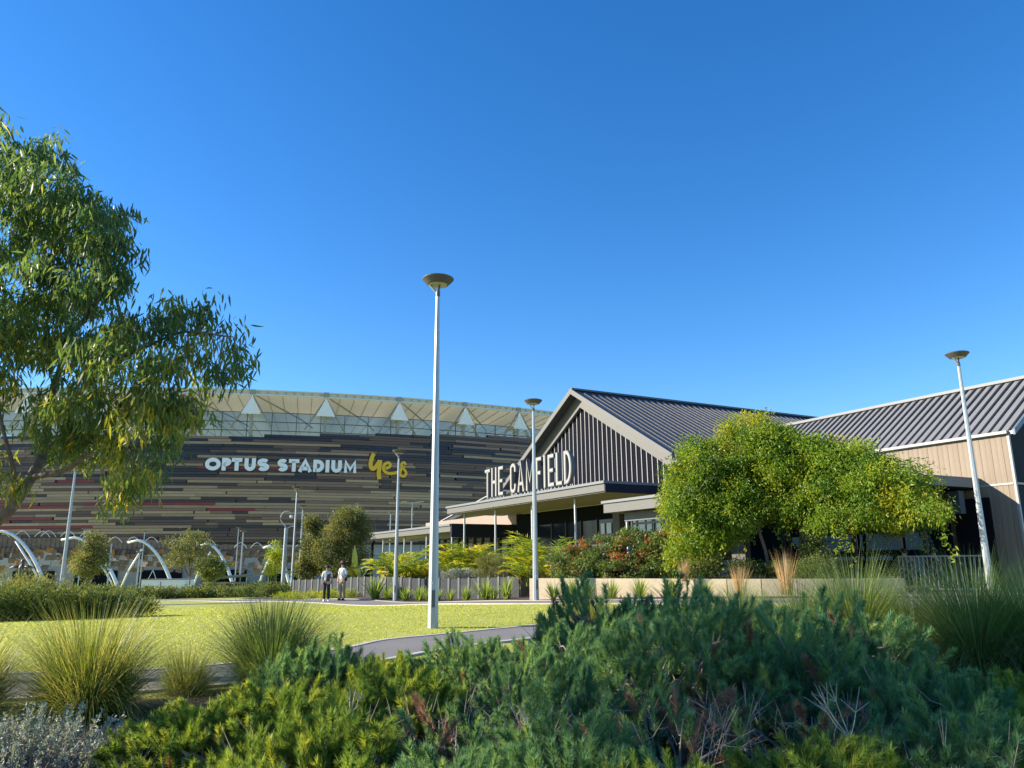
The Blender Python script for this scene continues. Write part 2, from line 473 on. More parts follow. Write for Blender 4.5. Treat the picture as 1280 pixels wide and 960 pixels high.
for r in range(rows):
    z0 = ZB + r * ROWH; fr = r / rows; th = TH0 - prng.random() * .02
    while th < TH1:
        L = prng.choice([3, 5, 7, 9, 12, 15, 19, 24]) * (.8 + .4 * prng.random())
        if fr < .06: wts = dict(umber=4, dark=4, brown=3)
        elif fr < .50: wts = dict(tan=4.5, olive=4.5, brown=5, umber=3.5, dark=1.8, red=1.7)
        elif fr < .60: wts = dict(olive=4, brown=3, umber=3, dark=2.5, tan=2, red=.4)
        elif fr < .86: wts = dict(dark=4, navy=4.5, umber=4, olive=1.6, brown=2.6, red=.3)
        else: wts = dict(dark=4, navy=6, umber=3.5, olive=1.2, brown=1.6)
        # the cladding is darker towards its far end
        if th > THR and fr > .3: wts = dict(dark=4, umber=4, brown=2.5, navy=2, olive=1.5, red=.3)
        k = prng.choices(list(wts), list(wts.values()))[0]
        allp.append((L, th + L / 2 / SR, z0, k, prng.random() * .22)); th += L / SR
step_x = [330, 400, 470, 540, 610]     # the parapet steps up along the bowl
for q, x0 in enumerate(step_x):
    th = cyl(x0, 550)[0]
    part_th = th
    while th < TH1:
        L = prng.choice([9, 12, 15, 19, 24]); allp.append((L, th + L / 2 / SR, ZB + (rows + q) * ROWH, prng.choices(['navy', 'dark', 'umber', 'brown'], [5, 4, 3, 1])[0], prng.random() * .15)); th += L / SR
    bk = MB()
    for t_ in np.arange(part_th, TH1, 6.0 / SR): bk.box(cp(t_ + 3.0 / SR, ZB + (rows + q + .5) * ROWH, SR - .6), ctan(t_ + 3.0 / SR) * 3.05, cnor(t_ + 3.0 / SR) * .3, (0, 0, ROWH / 2))
    bk.build('parapet_backing', mat('facade_backing', (.035, .034, .036), .7), st)
allp.sort(key=lambda a: -a[0])
share = {}
for i, (L, th, z0, k, dep) in enumerate(allp):
    hz = ROWH / 2 - .035
    if i < 295:
        key = (round(L), k)
        if key not in share:
            b = MB(); b.box((0, 0, 0), (round(L) / 2 - .03, 0, 0), (0, .12, 0), (0, 0, hz)); share[key] = b.mesh('panel', PCOL[k])
        p = cp(th, z0 + ROWH / 2, SR - .05 + dep)
        o = link('panel', share[key], st, tuple(p)); t = ctan(th); o.rotation_euler.z = math.atan2(t[1], t[0])
    else:
        rest[k].box(cp(th, z0 + ROWH / 2, SR - .05 + dep), ctan(th) * (L / 2 - .03), cnor(th) * .12, (0, 0, hz))
for k, b in rest.items():
    if b.n: b.build('panel_mosaic', PCOL[k], st, kind='stuff')
# openings along the base
b = MB()
for th in np.arange(TH0, TH1, 13.7 / SR):
    b.box(cp(th + 5 / SR, -1.2, SR - .9), ctan(th) * 4.6, cnor(th) * .25, (0, 0, 1.9))
b.build('base_opening', M_DARK, st, kind='stuff')
b = MB()
for z in (2.6, 4.6, 6.6):
    for th in np.arange(TH0, TH1, 9.05 / SR):
        b.box(cp(th, z, SR - .94), ctan(th) * 4.45, cnor(th) * .12, (0, 0, .96))
b.build('base_cladding', mat('base_panel', (.40, .375, .35), .6, 0, .06, .3), st, kind='stuff')
# balustrade on top: rails, posts
M_RAIL = mat('rail_steel', (.07, .09, .10), .5, .3)
zr = [32.2, 34.3, 36.5]
for z in zr:
    slab(SR - .95, SR - 1.1, z - .08, z + .08).build('top_rail', M_RAIL, st)
pm = None
for th in np.arange(TH0, TH1, 5.6 / SR):
    if pm is None:
        b = MB(); b.box((0, 0, 3.15), (.08, 0, 0), (0, .08, 0), (0, 0, 3.15)); pm = b.mesh('rail_post', M_RAIL)
    o = link('rail_post', pm, st, tuple(cp(th, 30.3, SR - .55 - .5))); t = ctan(th); o.rotation_euler.z = math.atan2(t[1], t[0])
gm = bpy.data.materials.new('screen_glass'); gm.use_nodes = True
_N, _L = gm.node_tree.nodes, gm.node_tree.links
_tr = _N.new('ShaderNodeBsdfTransparent'); _tr.inputs[0].default_value = (.72, .80, .84, 1)
_gl = _N.new('ShaderNodeBsdfGlossy'); _gl.inputs['Roughness'].default_value = .1
_mx = _N.new('ShaderNodeMixShader'); _mx.inputs[0].default_value = .08
_L.new(_tr.outputs[0], _mx.inputs[1]); _L.new(_gl.outputs[0], _mx.inputs[2]); _L.new(_mx.outputs[0], _N['Material Output'].inputs[0])
slab(SR - 1.2, SR - 1.24, 30.4, 36.4).build('glass_screen', gm, st)
# roof fabric: outer rim down to the inner edge, seen from below
fab = bpy.data.materials.new('roof_fabric'); fab.use_nodes = True
_N, _L = fab.node_tree.nodes, fab.node_tree.links
_p = _N['Principled BSDF']; _p.inputs['Base Color'].default_value = (.46, .44, .40, 1); _p.inputs['Roughness'].default_value = .7
_t = _N.new('ShaderNodeBsdfTranslucent'); _t.inputs[0].default_value = (.40, .38, .33, 1)
_mx = _N.new('ShaderNodeMixShader'); _mx.inputs[0].default_value = .30
_L.new(_p.outputs[0], _mx.inputs[1]); _L.new(_t.outputs[0], _mx.inputs[2]); _L.new(_mx.outputs[0], _N['Material Output'].inputs[0])
RIMZ = 40.95
PY = [cyl(x, 495)[0] for x in (221, 316, 408, 499, 581, 648)]
sp = (PY[2] - PY[1]); PY = [PY[0] - 2 * sp, PY[0] - sp] + PY + [PY[-1] + sp, PY[-1] + 2 * sp]
b = MB(); nT, nR = 160, 9
for th in np.linspace(TH0, TH1, nT):
    ph = ((th - PY[0]) / sp) % 1.0; sag = math.sin(ph * math.pi)
    for j in range(nR):
        u = j / (nR - 1)
        b.verts([cp(th, RIMZ - .5 - 2.6 * u - sag * 1.2 * math.sin(u * math.pi), SR - .5 - 46 * u)])
i = (np.arange(nT - 1)[:, None] * nR + np.arange(nR - 1)).ravel()
b.faces(np.stack([i, i + 1, i + nR + 1, i + nR], 1))
b.build('roof_fabric', fab, st, smooth=True)
M_RIM = mat('rim_truss', (.62, .62, .60), .5)
slab(SR + .25, SR - .25, RIMZ + .45, RIMZ + .75).build('rim_top', M_RIM, st)
slab(SR + .25, SR - .25, RIMZ - .62, RIMZ - .25).build('rim_bottom', M_RIM, st)
b = MB()
for th in np.arange(TH0, TH1, 2.0 / SR): b.box(cp(th, RIMZ + .1, SR), ctan(th) * .18, cnor(th) * .12, (0, 0, .36))
b.build('rim_web', mat('rim_web', (.38, .38, .37), .5), st, kind='stuff')
slab(SR - .1, SR - .14, RIMZ - .25, RIMZ + .45).build('rim_panel', mat('rim_panel', (.60, .57, .48), .5), st)
sail = fab.copy(); sail.name = 'lit_sail_fabric'  # whiter copy of the roof fabric, with the lit look put into its colour
_q = [n for n in sail.node_tree.nodes if n.type == 'MIX_SHADER'][0]; _q.inputs[0].default_value = .15
[n for n in sail.node_tree.nodes if n.type == 'BSDF_TRANSLUCENT'][0].inputs[0].default_value = (.9, .9, .88, 1)
[n for n in sail.node_tree.nodes if n.type == 'BSDF_PRINCIPLED'][0].inputs['Base Color'].default_value = (.92, .92, .90, 1)
M_STRUT = mat('roof_strut', (.30, .29, .27), .5)
M_COLW = mat('pylon_white', (.80, .80, .78), .5)
def lit_panel(th):
    b = MB()
    A, B, C = cp(th, RIMZ - .7, SR + .5), cp(th - 2.2 / SR, RIMZ - 5.2, SR + 1.0), cp(th + 2.2 / SR, RIMZ - 5.2, SR + 1.0)
    n_ = cnor(th) * .12
    v = b.verts([A + n_, B + n_, C + n_, A - n_, B - n_, C - n_])
    b.faces([(v, v + 1, v + 2), (v + 3, v + 5, v + 4)]); b.faces([(v, v + 3, v + 4, v + 1), (v + 1, v + 4, v + 5, v + 2), (v + 2, v + 5, v + 3, v)])
    return b
for th in PY:
    for f_ in (.2, .4, .6, .8):
        b = MB(); t_ = th + f_ * sp; sg_ = math.sin(f_ * math.pi)
        b.tube([cp(t_, RIMZ - .62 - 2.6 * u - sg_ * 1.2 * math.sin(u * math.pi), SR - .5 - 46 * u) for u in np.linspace(0, 1, 7)], .09, 4); b.build('roof_seam', M_STRUT, st)
    if not TH0 < th < TH1: continue
    lit_panel(th).build('pylon_sail', sail, st)
    b = MB(); b.tube([cp(th, 30, SR - .6), cp(th, RIMZ - .3, SR - .4)], [.38, .26], 6); b.build('pylon', M_STRUT, st)
    for dx in (-4.6, 4.6):
        b = MB(); b.tube([cp(th, RIMZ - .6, SR - .5), cp(th + dx / SR, RIMZ - 8.2, SR - .9)], .2, 5); b.build('pylon_brace', M_STRUT, st)
    b = MB(); b.tube([cp(th + .8 / SR, RIMZ - .6, SR - .4), cp(th + 11 / SR, RIMZ - 4.2, SR - 10), cp(th + 14 / SR, RIMZ - 5.4, SR - 15)], .2, 5); b.build('roof_strut', M_STRUT, st)
    b = MB(); b.box(cp(th, RIMZ + .15, SR), ctan(th) * .6, cnor(th) * .3, (0, 0, .6)); b.build('rim_joint', M_STRUT, st)
# stadium sign: raised letters
sg = thing('stadium_sign', (0, 0, 0), 'raised white capital letters OPTUS STADIUM on the dark cladding', 'sign')
M_SIGNW = mat('sign_white', (.80, .84, .92), .5)
lx = [('O', 257, 276.5), ('P', 278, 289.5), ('T', 290, 303), ('U', 306, 320), ('S', 322, 337), ('S', 347, 360), ('T', 361, 374), ('A', 373, 390), ('D', 391.5, 405),
      ('I', 407.5, 411), ('U', 414, 427), ('M', 429.5, 445.5)]
tz0, tz1 = cyl(350, 589.6)[1], cyl(350, 574)[1]
for ch, x0, x1 in lx:
    t0, t1 = cyl(x0, 582)[0], cyl(x1, 582)[0]; w = (t1 - t0) * SR; h = tz1 - tz0
    b = MB()
    for s_ in glyph(ch, w, h, .86 if ch != 'I' else .8): ribbon(b, s_, .86 if ch != 'M' else .74, cp(t0, tz0, SR + .42), ctan(t0), V3((0, 0, 1)), cnor(t0), .3)
    b.build('letter', M_SIGNW, sg)
ys_ = thing('yes_sign', (0, 0, 0), 'yellow handwritten word yes mounted beside the white letters', 'sign')
M_YEL = mat('sign_yellow', (.78, .46, .012), .45)
def yes_stroke(pts, t):
    q = np.array([[cyl(x, y)[0] * SR, cyl(x, y)[1]] for x, y in pts])
    q = resample(q, len(pts) * 4)
    th = q[0, 0] / SR; o = cp(th, q[0, 1], SR + .42)
    b = MB(); ribbon(b, q - q[0], t, o, ctan(th), V3((0, 0, 1)), cnor(th), .35)
    b.build('letter_stroke', M_YEL, ys_)
yes_stroke([(466.7, 567.3), (464.6, 572), (462.8, 579), (463.2, 585), (466, 586.4), (469, 584), (472.4, 579.2), (474, 576)], .95)
yes_stroke([(474.2, 575.5), (474, 582), (472.8, 592), (473.6, 599.3)], .98)
yes_stroke([(481.3, 586.2), (485, 584.8), (487.2, 582), (485.8, 579.3), (482.5, 579.2), (479.4, 582), (478.7, 586.6), (481, 590.4), (486, 592.3), (492, 591.8), (498, 589.5), (500.5, 587), (502.4, 584)], .68)
yes_stroke([(505.9, 581.5), (505, 579.2), (503, 578.7), (501.1, 580.6), (501.7, 584), (504, 587), (506.3, 590), (506.5, 593.3), (503.8, 595.7), (500.4, 594.8), (498.9, 592.3), (500, 588.6), (502.5, 585.4), (505.2, 583.4)], .62)

# ------------------------------------------------------------------ arched arbour on the way to the stadium
AD = 128.0
def aP(x, y, D=AD): return atY(x, y, D)
M_ARCH = mat('arch_white', (.74, .76, .78), .4)
arches = [((-62, 664), (8, 733), (-95, 735), 116), ((2, 664), (62, 732), (55, 733), 120), ((92, 672), (152, 738), (146, 737), 126), ((172, 675.5), (219, 740), (143, 738), 130),
          ((259, 679.5), (294, 737), (233, 738), 134), ((336, 682.5), (364, 738), (317, 736), 138)]
ar_things = []
ARCHLAB = ['white steel arch of the arbour hidden mostly by eucalyptus leaves', 'white steel arch of the arbour next to the bronze statue', 'white steel arch of the arbour beside the bushy round tree', 'white steel arch of the arbour ending at the white cabin', 'white steel arch of the arbour between airy gum tree and kiosk', 'white steel arch of the arbour behind the hooked camera pole']
for (ax_, ay_), (fx, fy), (lx_, ly_), D in arches:
    apex = aP(ax_, ay_, D); foot = aP(fx, fy + 4, D); foot[2] = float(ground(foot[0], foot[1])) - .1
    lf = aP(lx_ + 4, ly_ + 4, D + 6); lf[2] = float(ground(lf[0], lf[1])) - .1
    ag = thing('arbour_arch', (foot[0], foot[1], foot[2]), ARCHLAB[len(ar_things)], 'arch', 'white arches of the arbour')
    o_ = foot.copy(); ar_things.append(ag)
    pts = []
    for t in np.linspace(0, 1, 16):
        # quarter-ellipse like bow: flat at the apex, steep at the foot
        a = t * math.pi / 2
        pts.append(np.array([apex[0] + (foot[0] - apex[0]) * (math.sin(a) * .45 + t * .55), D, apex[2] + (foot[2] - apex[2]) * (1 - math.cos(a)) ** .85]))
    pre = apex + np.array([-(foot[0] - apex[0]) * .22, 0, -.35])
    b = MB(); b.tube(np.array([pre] + pts) - o_, np.linspace(.19, .30, 17), 8); b.build('main_tube', M_ARCH, ag, smooth=True)
    b = MB(); tp = apex + np.array([(lf[0] - apex[0]) * .1, 3, -1.4])
    mid = (tp + lf) / 2 + np.array([-.5 if lf[0] < apex[0] else .5, 0, .6])
    b.tube(np.array([lf, mid * .5 + (lf * .25 + tp * .25), tp]) - o_, .16, 6); b.build('raking_strut', M_ARCH, ag, smooth=True)
    for k in range(3):
        b = MB(); c0 = apex + np.array([2.5 + k * 2.6, 6 + k, -.6])
        b.tube(np.array([c0 + np.array([1.6 * t, .4 * t, .9 * math.sin(t * 2.4)]) for t in np.linspace(0, 1.35, 7)]) - o_, .045, 5)
        b.build('hoop', M_ARCH, ag)
cano = thing('arbour_canopy', (-50, 140, 0), 'brown and orange scaled shade canopy running behind the white arches', 'canopy')
M_SC = [mat('scale_brown', (.19, .13, .095), .7, 0, .3, 1.5), mat('scale_orange', (.34, .16, .05), .7, 0, .2, 1.5), mat('scale_dark', (.09, .06, .05), .7)]
scm = []
for m_ in M_SC:
    b = MB(); b.box((0, 0, 0), (.62, 0, 0), (0, .05, .02), (.12, -.1, .46)); scm.append(b.mesh('scale_panel', m_))
prng = random.Random(5); cnt = 0
base_b = MB()
for x in np.arange(-130, 402, 6.0):
    y0 = 671 + max(0, x) * .035
    D = 142 + x * .02
    P0, P1 = aP(x, y0, D), aP(x + 6.2, y0 + .2, D)
    zt, zb = P0[2], aP(x, y0 + 15, D)[2]
    base_b.box((P0 + P1) / 2 - np.array([0, -.4, (zt - zb) / 2]), (P1 - P0) / 2, (0, .12, 0), (0, 0, (zt - zb) / 2 * (.9 + .2 * prng.random())))
    for yy in (688, 695, 702, 709):
        if prng.random() < {688: .85, 695: .75, 702: .55, 709: .3}[yy] and cnt < 280:
            q = aP(x + prng.uniform(-1, 1), yy + max(0, x) * .012 + prng.uniform(-1.5, 1.5), D)
            o = link('scale_panel', prng.choices(scm, [4, 1.6 if x < 120 else .3, 2])[0], cano, tuple(q - np.array([-50, 140, 0])))
            o.rotation_euler = (prng.uniform(-.3, .3), prng.uniform(-.25, .25), prng.uniform(-.4, .4)); cnt += 1
base_b.v = [v - np.array([-50, 140, 0]) for v in base_b.v]
base_b.build('canopy_strip', M_SC[0], cano)

# ------------------------------------------------------------------ tavern building
TE = rad(-28.6)
BE = np.array([math.sin(TE), math.cos(TE), 0]); BN = np.array([math.sin(TE - math.pi / 2), math.cos(TE - math.pi / 2), 0])
PC = atY(755.7, 615, 34)
def BL(a, s, z): return np.array([PC[0], PC[1], 0]) + BE * a - BN * s + np.array([0, 0, z])
UZ = np.array([0, 0, 1.0])
def bbx(mb, a0, a1, s0, s1, z0, z1):
    mb.box(BL((a0 + a1) / 2, (s0 + s1) / 2, (z0 + z1) / 2), BE * (a1 - a0) / 2, -BN * (s1 - s0) / 2, UZ * (z1 - z0) / 2)
def part(name, m, parent, *boxes, **kw):
    b = MB()
    for q in boxes: bbx(b, *q)
    return b.build(name, m, parent, **kw)
def prism(name, m, parent, poly, s0, s1):
    """polygon in (a, z) extruded from s0 to s1"""
    b = MB(); n_ = len(poly)
    v = b.verts([BL(a, s0, z) for a, z in poly] + [BL(a, s1, z) for a, z in poly])
    b.f.append(np.array([[v + i for i in range(n_)]])); b.f.append(np.array([[v + n_ + i for i in range(n_)][::-1]]))
    b.faces([(v + i, v + n_ + i, v + n_ + (i + 1) % n_, v + (i + 1) % n_) for i in range(n_)])
    return b.build(name, m, parent)
tv = thing('tavern', (0, 0, 0), 'dark gabled tavern with slatted gable, flat canopies and a timber clad wing', 'building')
APX, APZ, SL = 7.61, 11.0, .565
EL, ER = 16.0, -.75
zr_ = lambda a: APZ - SL * abs(a - APX)
# gable wall
prism('gable_wall', mat('gable_black', (.009, .010, .015), .9, spec=.04), tv, [(ER + .5, 4.6), (EL - .4, 4.6), (EL - .4, zr_(EL - .4) - .3), (APX, APZ - .3), (ER + .5, zr_(ER + .5) - .3)], 4.12, 4.4)
part('side_wall', M_NAVY, tv, (ER + .2, ER + .5, 4.42, 30, .2, zr_(ER + .35) - .1))
for a in np.arange(ER + 1.2, EL - 1.0, .41):
    zt = zr_(a) - 1.02
    if zt > 5.25: part('slat', M_SLAT, tv, (a - .024, a + .024, 4.08, 4.12, 5.02, zt))
# rake fascias: inner broad band on the wall, outer trim on the roof edge
def rake(name, m, a0, a1, top, bot, s0, s1):
    return prism(name, m, tv, [(a0, zr_(a0) - top), (a0, zr_(a0) - bot), (a1, zr_(a1) - bot), (a1, zr_(a1) - top)], s0, s1)
rake('rake_fascia', M_FASCIA, APX, ER + .15, .18, .98, 3.9, 4.08); rake('rake_fascia', M_FASCIA, EL - .15, APX, .18, .98, 3.9, 4.08)
rake('barge_board', M_FASCIA, APX, ER, -.04, .26, 3.28, 3.36); rake('barge_board', M_FASCIA, EL, APX, -.04, .26, 3.28, 3.36)
hr = prism('hall_roof', M_ROOFD, tv, [(APX, APZ), (APX, APZ + .0), (ER, zr_(ER)), (ER, zr_(ER) - .16), (APX, APZ - .18), (EL, zr_(EL) - .16), (EL, zr_(EL))], 3.36, 34)
ribm = None
Ls = math.hypot(APX - ER, SL * (APX - ER))
sdir = nrm(BE * (ER - APX) + UZ * (zr_(ER) - APZ)); snor = nrm(np.cross(sdir, BN)); snor = snor if snor[2] > 0 else -snor
b = MB(); b.box(sdir * Ls / 2 + snor * .02, sdir * Ls / 2, BN * .035, snor * .02); ribm = b.mesh('roof_rib', M_RIBD)
for s in np.arange(3.9, 34, .46): link('roof_rib', ribm, hr, tuple(BL(APX, s, APZ)))
part('ridge_cap', M_ROOFD, hr, (APX - .16, APX + .16, 3.3, 34, APZ - .03, APZ + .07))
part('eave_gutter', M_ROOFD, hr, (ER - .16, ER - .01, 3.4, 34, zr_(ER) - .2, zr_(ER) + .02))
# lower roof on the far side with a white flashing
prism('lean_to_roof', mat('roof_blue_dark', (.03, .036, .055), .4, .2), tv, [(EL - 2.5, 7.2), (28.5, 4.75), (28.5, 4.5), (EL - 2.5, 6.6)], 4.6, 16)
prism('flashing', M_WTRIM, tv, [(EL - 2.5, 7.25), (28.6, 4.80), (28.6, 4.73), (EL - 2.5, 7.18)], 4.5, 4.59)
# main canopy
cn = part('canopy', M_FASCIA, tv, (0, 17.1, 0, 3.98, 4.55, 4.88))
part('soffit', M_SOFFIT, cn, (.08, 17.02, .08, 3.9, 4.5, 4.548))
part('top_trim', M_TRIM, cn, (-.06, 17.16, -.08, 3.97, 4.885, 5.0))
part('shaded_end_fascia', M_NAVY, cn, (-.05, -.002, .02, 3.98, 4.5, 4.884))  # navy face puts the shade on this end into the colour
b = MB(); b.tube([(0, 0, 0), (0, 0, 4.3)], .065, 8); colm = b.mesh('column', M_STEEL)
for a in (3.45, 7.6, 11.8, 16.0): link('column', colm, cn, tuple(BL(a, .7, .2)))
# wall behind the canopy with windows
part('front_wall', M_DARK, tv, (ER + .5, EL - .4, 4.16, 4.4, .1, 4.49))
for i in range(8):
    a0 = .3 + i * 1.55
    w = part('window', M_GLASS, tv, (a0, a0 + 1.42, 4.08, 4.13, .9, 3.7))
    part('frame', mat('window_frame', (.05, .05, .055), .5), w, (a0 - .06, a0 - .005, 4.0, 4.12, .85, 3.75), (a0, a0 + 1.42, 4.0, 4.075, 2.35, 2.42))
for a0, w_ in ((1.2, .34), (1.75, .5), (2.4, .5), (3.1, .42), (5.2, .4), (5.8, .34)):
    part('window_glint', M_GLINT, tv, (a0, a0 + w_, 4.03, 4.07, 2.95, 3.5))  # small panes with the sky reflection put into their colour
for a in (.2, 4.3): part('wall_pier', mat('pier', (.10, .09, .085), .7), tv, (a - .28, a + .28, 3.7, 4.06, .1, 4.49))
# second lower canopy
c2 = part('canopy', M_FASCIA, tv, (-5.1, -1.3, -1, 3.0, 3.48, 3.86))
part('top_trim', M_TRIM, c2, (-5.1, -1.22, -1.07, 3.0, 3.865, 3.97))
part('valance', mat('valance_grey', (.12, .125, .13), .6), c2, (-5.1, -1.9, -.4, -.3, 3.12, 3.475))
part('beam', M_TRIM, c2, (-5.1, -2.0, -.1, .0, 2.98, 3.06))
for a in (-1.95, -4.9): link('column', colm, c2, tuple(BL(a, -.3, -.9)))
part('glazed_wall', M_GLASS, tv, (-5.4, -1.5, 2.6, 2.7, .5, 3.4))
for a0 in (-1.9, -2.6, -3.3, -4.1, -5.0): part('window_glint', M_GLINT, tv, (a0 - .5, a0, 2.5, 2.56, 2.3, 2.85))  # more pale panes painted as reflections on the glazing
part('wall_pier', mat('pier', (.10, .09, .085), .7), tv, (-5.9, -5.2, 2.2, 2.5, .3, 3.2))
# long low canopy on the far side
c3 = part('canopy', M_FASCIA, tv, (16.8, 32.4, .1, 6, 3.45, 3.8))
part('top_trim', M_TRIM, c3, (16.75, 32.45, .02, 6, 3.805, 3.93))
part('shaded_end_fascia', M_NAVY, c3, (16.6, 16.79, .1, 6, 3.1, 3.93))  # end face coloured dark to stand in for its shade
part('valance', M_SOFFIT, c3, (17.2, 32, 1.0, 1.1, 3.12, 3.3))
for a in (17.4, 21.6, 25.8, 30.4): link('column', colm, c3, tuple(BL(a, .5, -.9)))
part('glazed_wall', M_GLASS, tv, (16.8, 31.5, 4.5, 4.6, .1, 3.4))
for i in range(11): part('mullion', M_TRIM, tv, (17.2 + i * 1.3, 17.28 + i * 1.3, 4.36, 4.49, .1, 3.3))
part('parapet_wall', M_PEACH, tv, (15.7, 31, 4.25, 4.6, 3.94, 4.72))
part('corner_frame', M_DARK, tv, (33.3, 33.5, .5, .7, -.4, 3.2), (33.0, 36, .5, .7, 3.2, 3.35))
# timber-clad wing
WA0, WA1, WS, WZ = -12.91, 4.0, 8.0, 5.7
part('wing_wall', M_NAVY, tv, (WA0 + .02, WA1, WS + .06, 16, .2, WZ))
bm = None
k = 0
for a in np.arange(WA0 + .13, -2.0, .197):
    if bm is None:
        b = MB(); b.box((0, 0, 0), BE * .0945, -BN * .03, UZ * ((WZ - .3) / 2)); bm = b.mesh('board', M_TIMBER)
        b = MB(); b.box((0, 0, 0), BE * .0945, -BN * .03, UZ * ((WZ - .3) / 2)); bm2 = b.mesh('board', mat('timber_board_dark', (.235, .18, .128), .7, 0, .16, 6, .25, 30, stretch=(1, 1, .08)))
    link('board', bm if (k * 7) % 3 else bm2, tv, tuple(BL(a + .001, WS + .028 - (k % 2) * .006, (WZ + .3) / 2))); k += 1
part('corner_trim', M_WTRIM, tv, (WA0 - .05, WA0 + .03, WS - .03, WS + .056, .2, WZ))
part('band_trim', M_WTRIM, tv, (WA0 + .04, -2.0, WS - .035, WS - .012, 3.98, 4.05))
part('band_trim', M_WTRIM, tv, (WA0 - .04, WA0 - .008, WS + .06, 16, 3.98, 4.05))
part('wing_gutter', M_WTRIM, tv, (WA0 - .06, WA1, WS - .16, WS - .04, WZ + .03, WZ + .13))
WRS, WRZ = 11.5, 8.3
def wprism(name, m, parent, poly, a0, a1):
    b = MB(); n_ = len(poly)
    v = b.verts([BL(a0, s, z) for s, z in poly] + [BL(a1, s, z) for s, z in poly])
    b.f.append(np.array([[v + i for i in range(n_)]])); b.f.append(np.array([[v + n_ + i for i in range(n_)][::-1]]))
    b.faces([(v + i, v + n_ + i, v + n_ + (i + 1) % n_, v + (i + 1) % n_) for i in range(n_)])
    return b.build(name, m, parent)
wprism('wing_gable_end', M_NAVY, tv, [(WS + .1, WZ), (2 * WRS - WS - .1, WZ), (WRS, WRZ - .15)], WA0 + .02, WA0 + .2)
wr = wprism('wing_roof', M_ROOFG, tv, [(WS - .05, WZ + .12), (WRS, WRZ), (2 * WRS - WS + .05, WZ + .12), (2 * WRS - WS + .05, WZ), (WRS, WRZ - .14), (WS - .05, WZ)], WA0 - .25, WA1 + 4)
wd = nrm(-BN * (WRS - WS) + UZ * (WRZ - WZ - .12)); wlen = math.hypot(WRS - WS + .05, WRZ - WZ - .12); wnn = nrm(np.cross(wd, BE)); wnn = wnn if wnn[2] > 0 else -wnn
b = MB(); b.box(wd * wlen / 2 + wnn * .016, wd * wlen / 2, BE * .036, wnn * .016); rm2 = b.mesh('roof_rib', M_RIBD)
for a in np.arange(WA0 - .1, WA1 + 3.8, .36): link('roof_rib', rm2, wr, tuple(BL(a, WS - .05, WZ + .12)))
part('ridge_cap', M_TRIM, wr, (WA0 - .3, WA1 + 4, WRS - .16, WRS + .16, WRZ - .03, WRZ + .09))
wprism('barge_board', mat('barge_blue', (.10, .14, .20), .5), wr, [(WS - .12, WZ + .16), (WRS, WRZ + .06), (WRS, WRZ - .16), (WS - .12, WZ - .04)], WA0 - .33, WA0 - .26)
# verandah awning on the wing
aw = part('awning', mat('awning_slate', (.16, .17, .18), .6), tv, (-11.75, -1.5, 5.0, 7.95, 3.95, 4.3))
part('awning_soffit', M_DARK, aw, (-11.7, -1.5, 5.05, 7.95, 3.9, 3.945))
for a in (-11.2, -8.4, -5.4): part('awning_post', M_METALWALL, aw, (a - .05, a + .05, 5.2, 5.3, .2, 3.9))
for i in range(5):
    a1 = -10.6 + i * 2.0
    p_ = part('glass_panel', mat('blue_glass', (.003, .011, .021), .6, 0, spec=.02), tv, (a1, a1 + 1.9, 7.7, 7.75, .55, 3.6))
    part('frame', M_DARK, p_, (a1 + 1.9, a1 + 1.99, 7.62, 7.76, .5, 3.7))
part('doorway', M_DARK, tv, (-12.0, -10.7, 7.86, 7.95, .4, 3.6))
sp_ = part('wall_speaker', mat('speaker_grey', (.06, .09, .12), .6), None, (-11.5, -11.1, 7.0, 7.3, 3.05, 3.85))
tag(sp_, 'small blue grey box speaker hanging under the awning beside the lamp post', 'speaker')
# rooftop sign of the tavern: standing channel letters
ts = thing('tavern_sign', tuple(BL(7, .35, 5.0)), 'cream channel letters THE CAMFIELD standing on small posts along the canopy', 'sign')
ts0 = BL(7, .35, 5.0)
text = 'THE CAMFIELD'; A0, A1, LH = 12.05, 2.85, 1.62
wid = {'T': .62, 'H': .66, 'E': .58, 'C': .66, 'A': .72, 'M': .86, 'F': .56, 'I': .26, 'L': .56, 'D': .68, ' ': .46}
tot = sum(wid[c] for c in text); gap = ((A0 - A1) - tot) / (len(text) - 1); a = A0
for c in text:
    if c != ' ':
        org = BL(a, .35, 5.16) - ts0
        b = MB()
        for s_ in glyph(c, wid[c], LH, .2): ribbon(b, s_, .2, org, -BE, UZ, BN, .2)
        lo = b.build('letter', M_LETTERSIDE, ts)
        b = MB()
        for s_ in glyph(c, wid[c], LH, .2): ribbon(b, s_, .125, org, -BE, UZ, BN, .015, lift=.203)
        b.build('letter_face', M_LETTER, lo)
        b = MB()
        for q in ((.12, .12) if wid[c] < .3 else (.1, wid[c] - .1)):
            b.box(org - BE * q + BN * .1 - UZ * .09, BE * .02, BN * .02, UZ * .075)
        b.build('letter_post', M_STEEL, lo)
    a -= wid[c] + gap

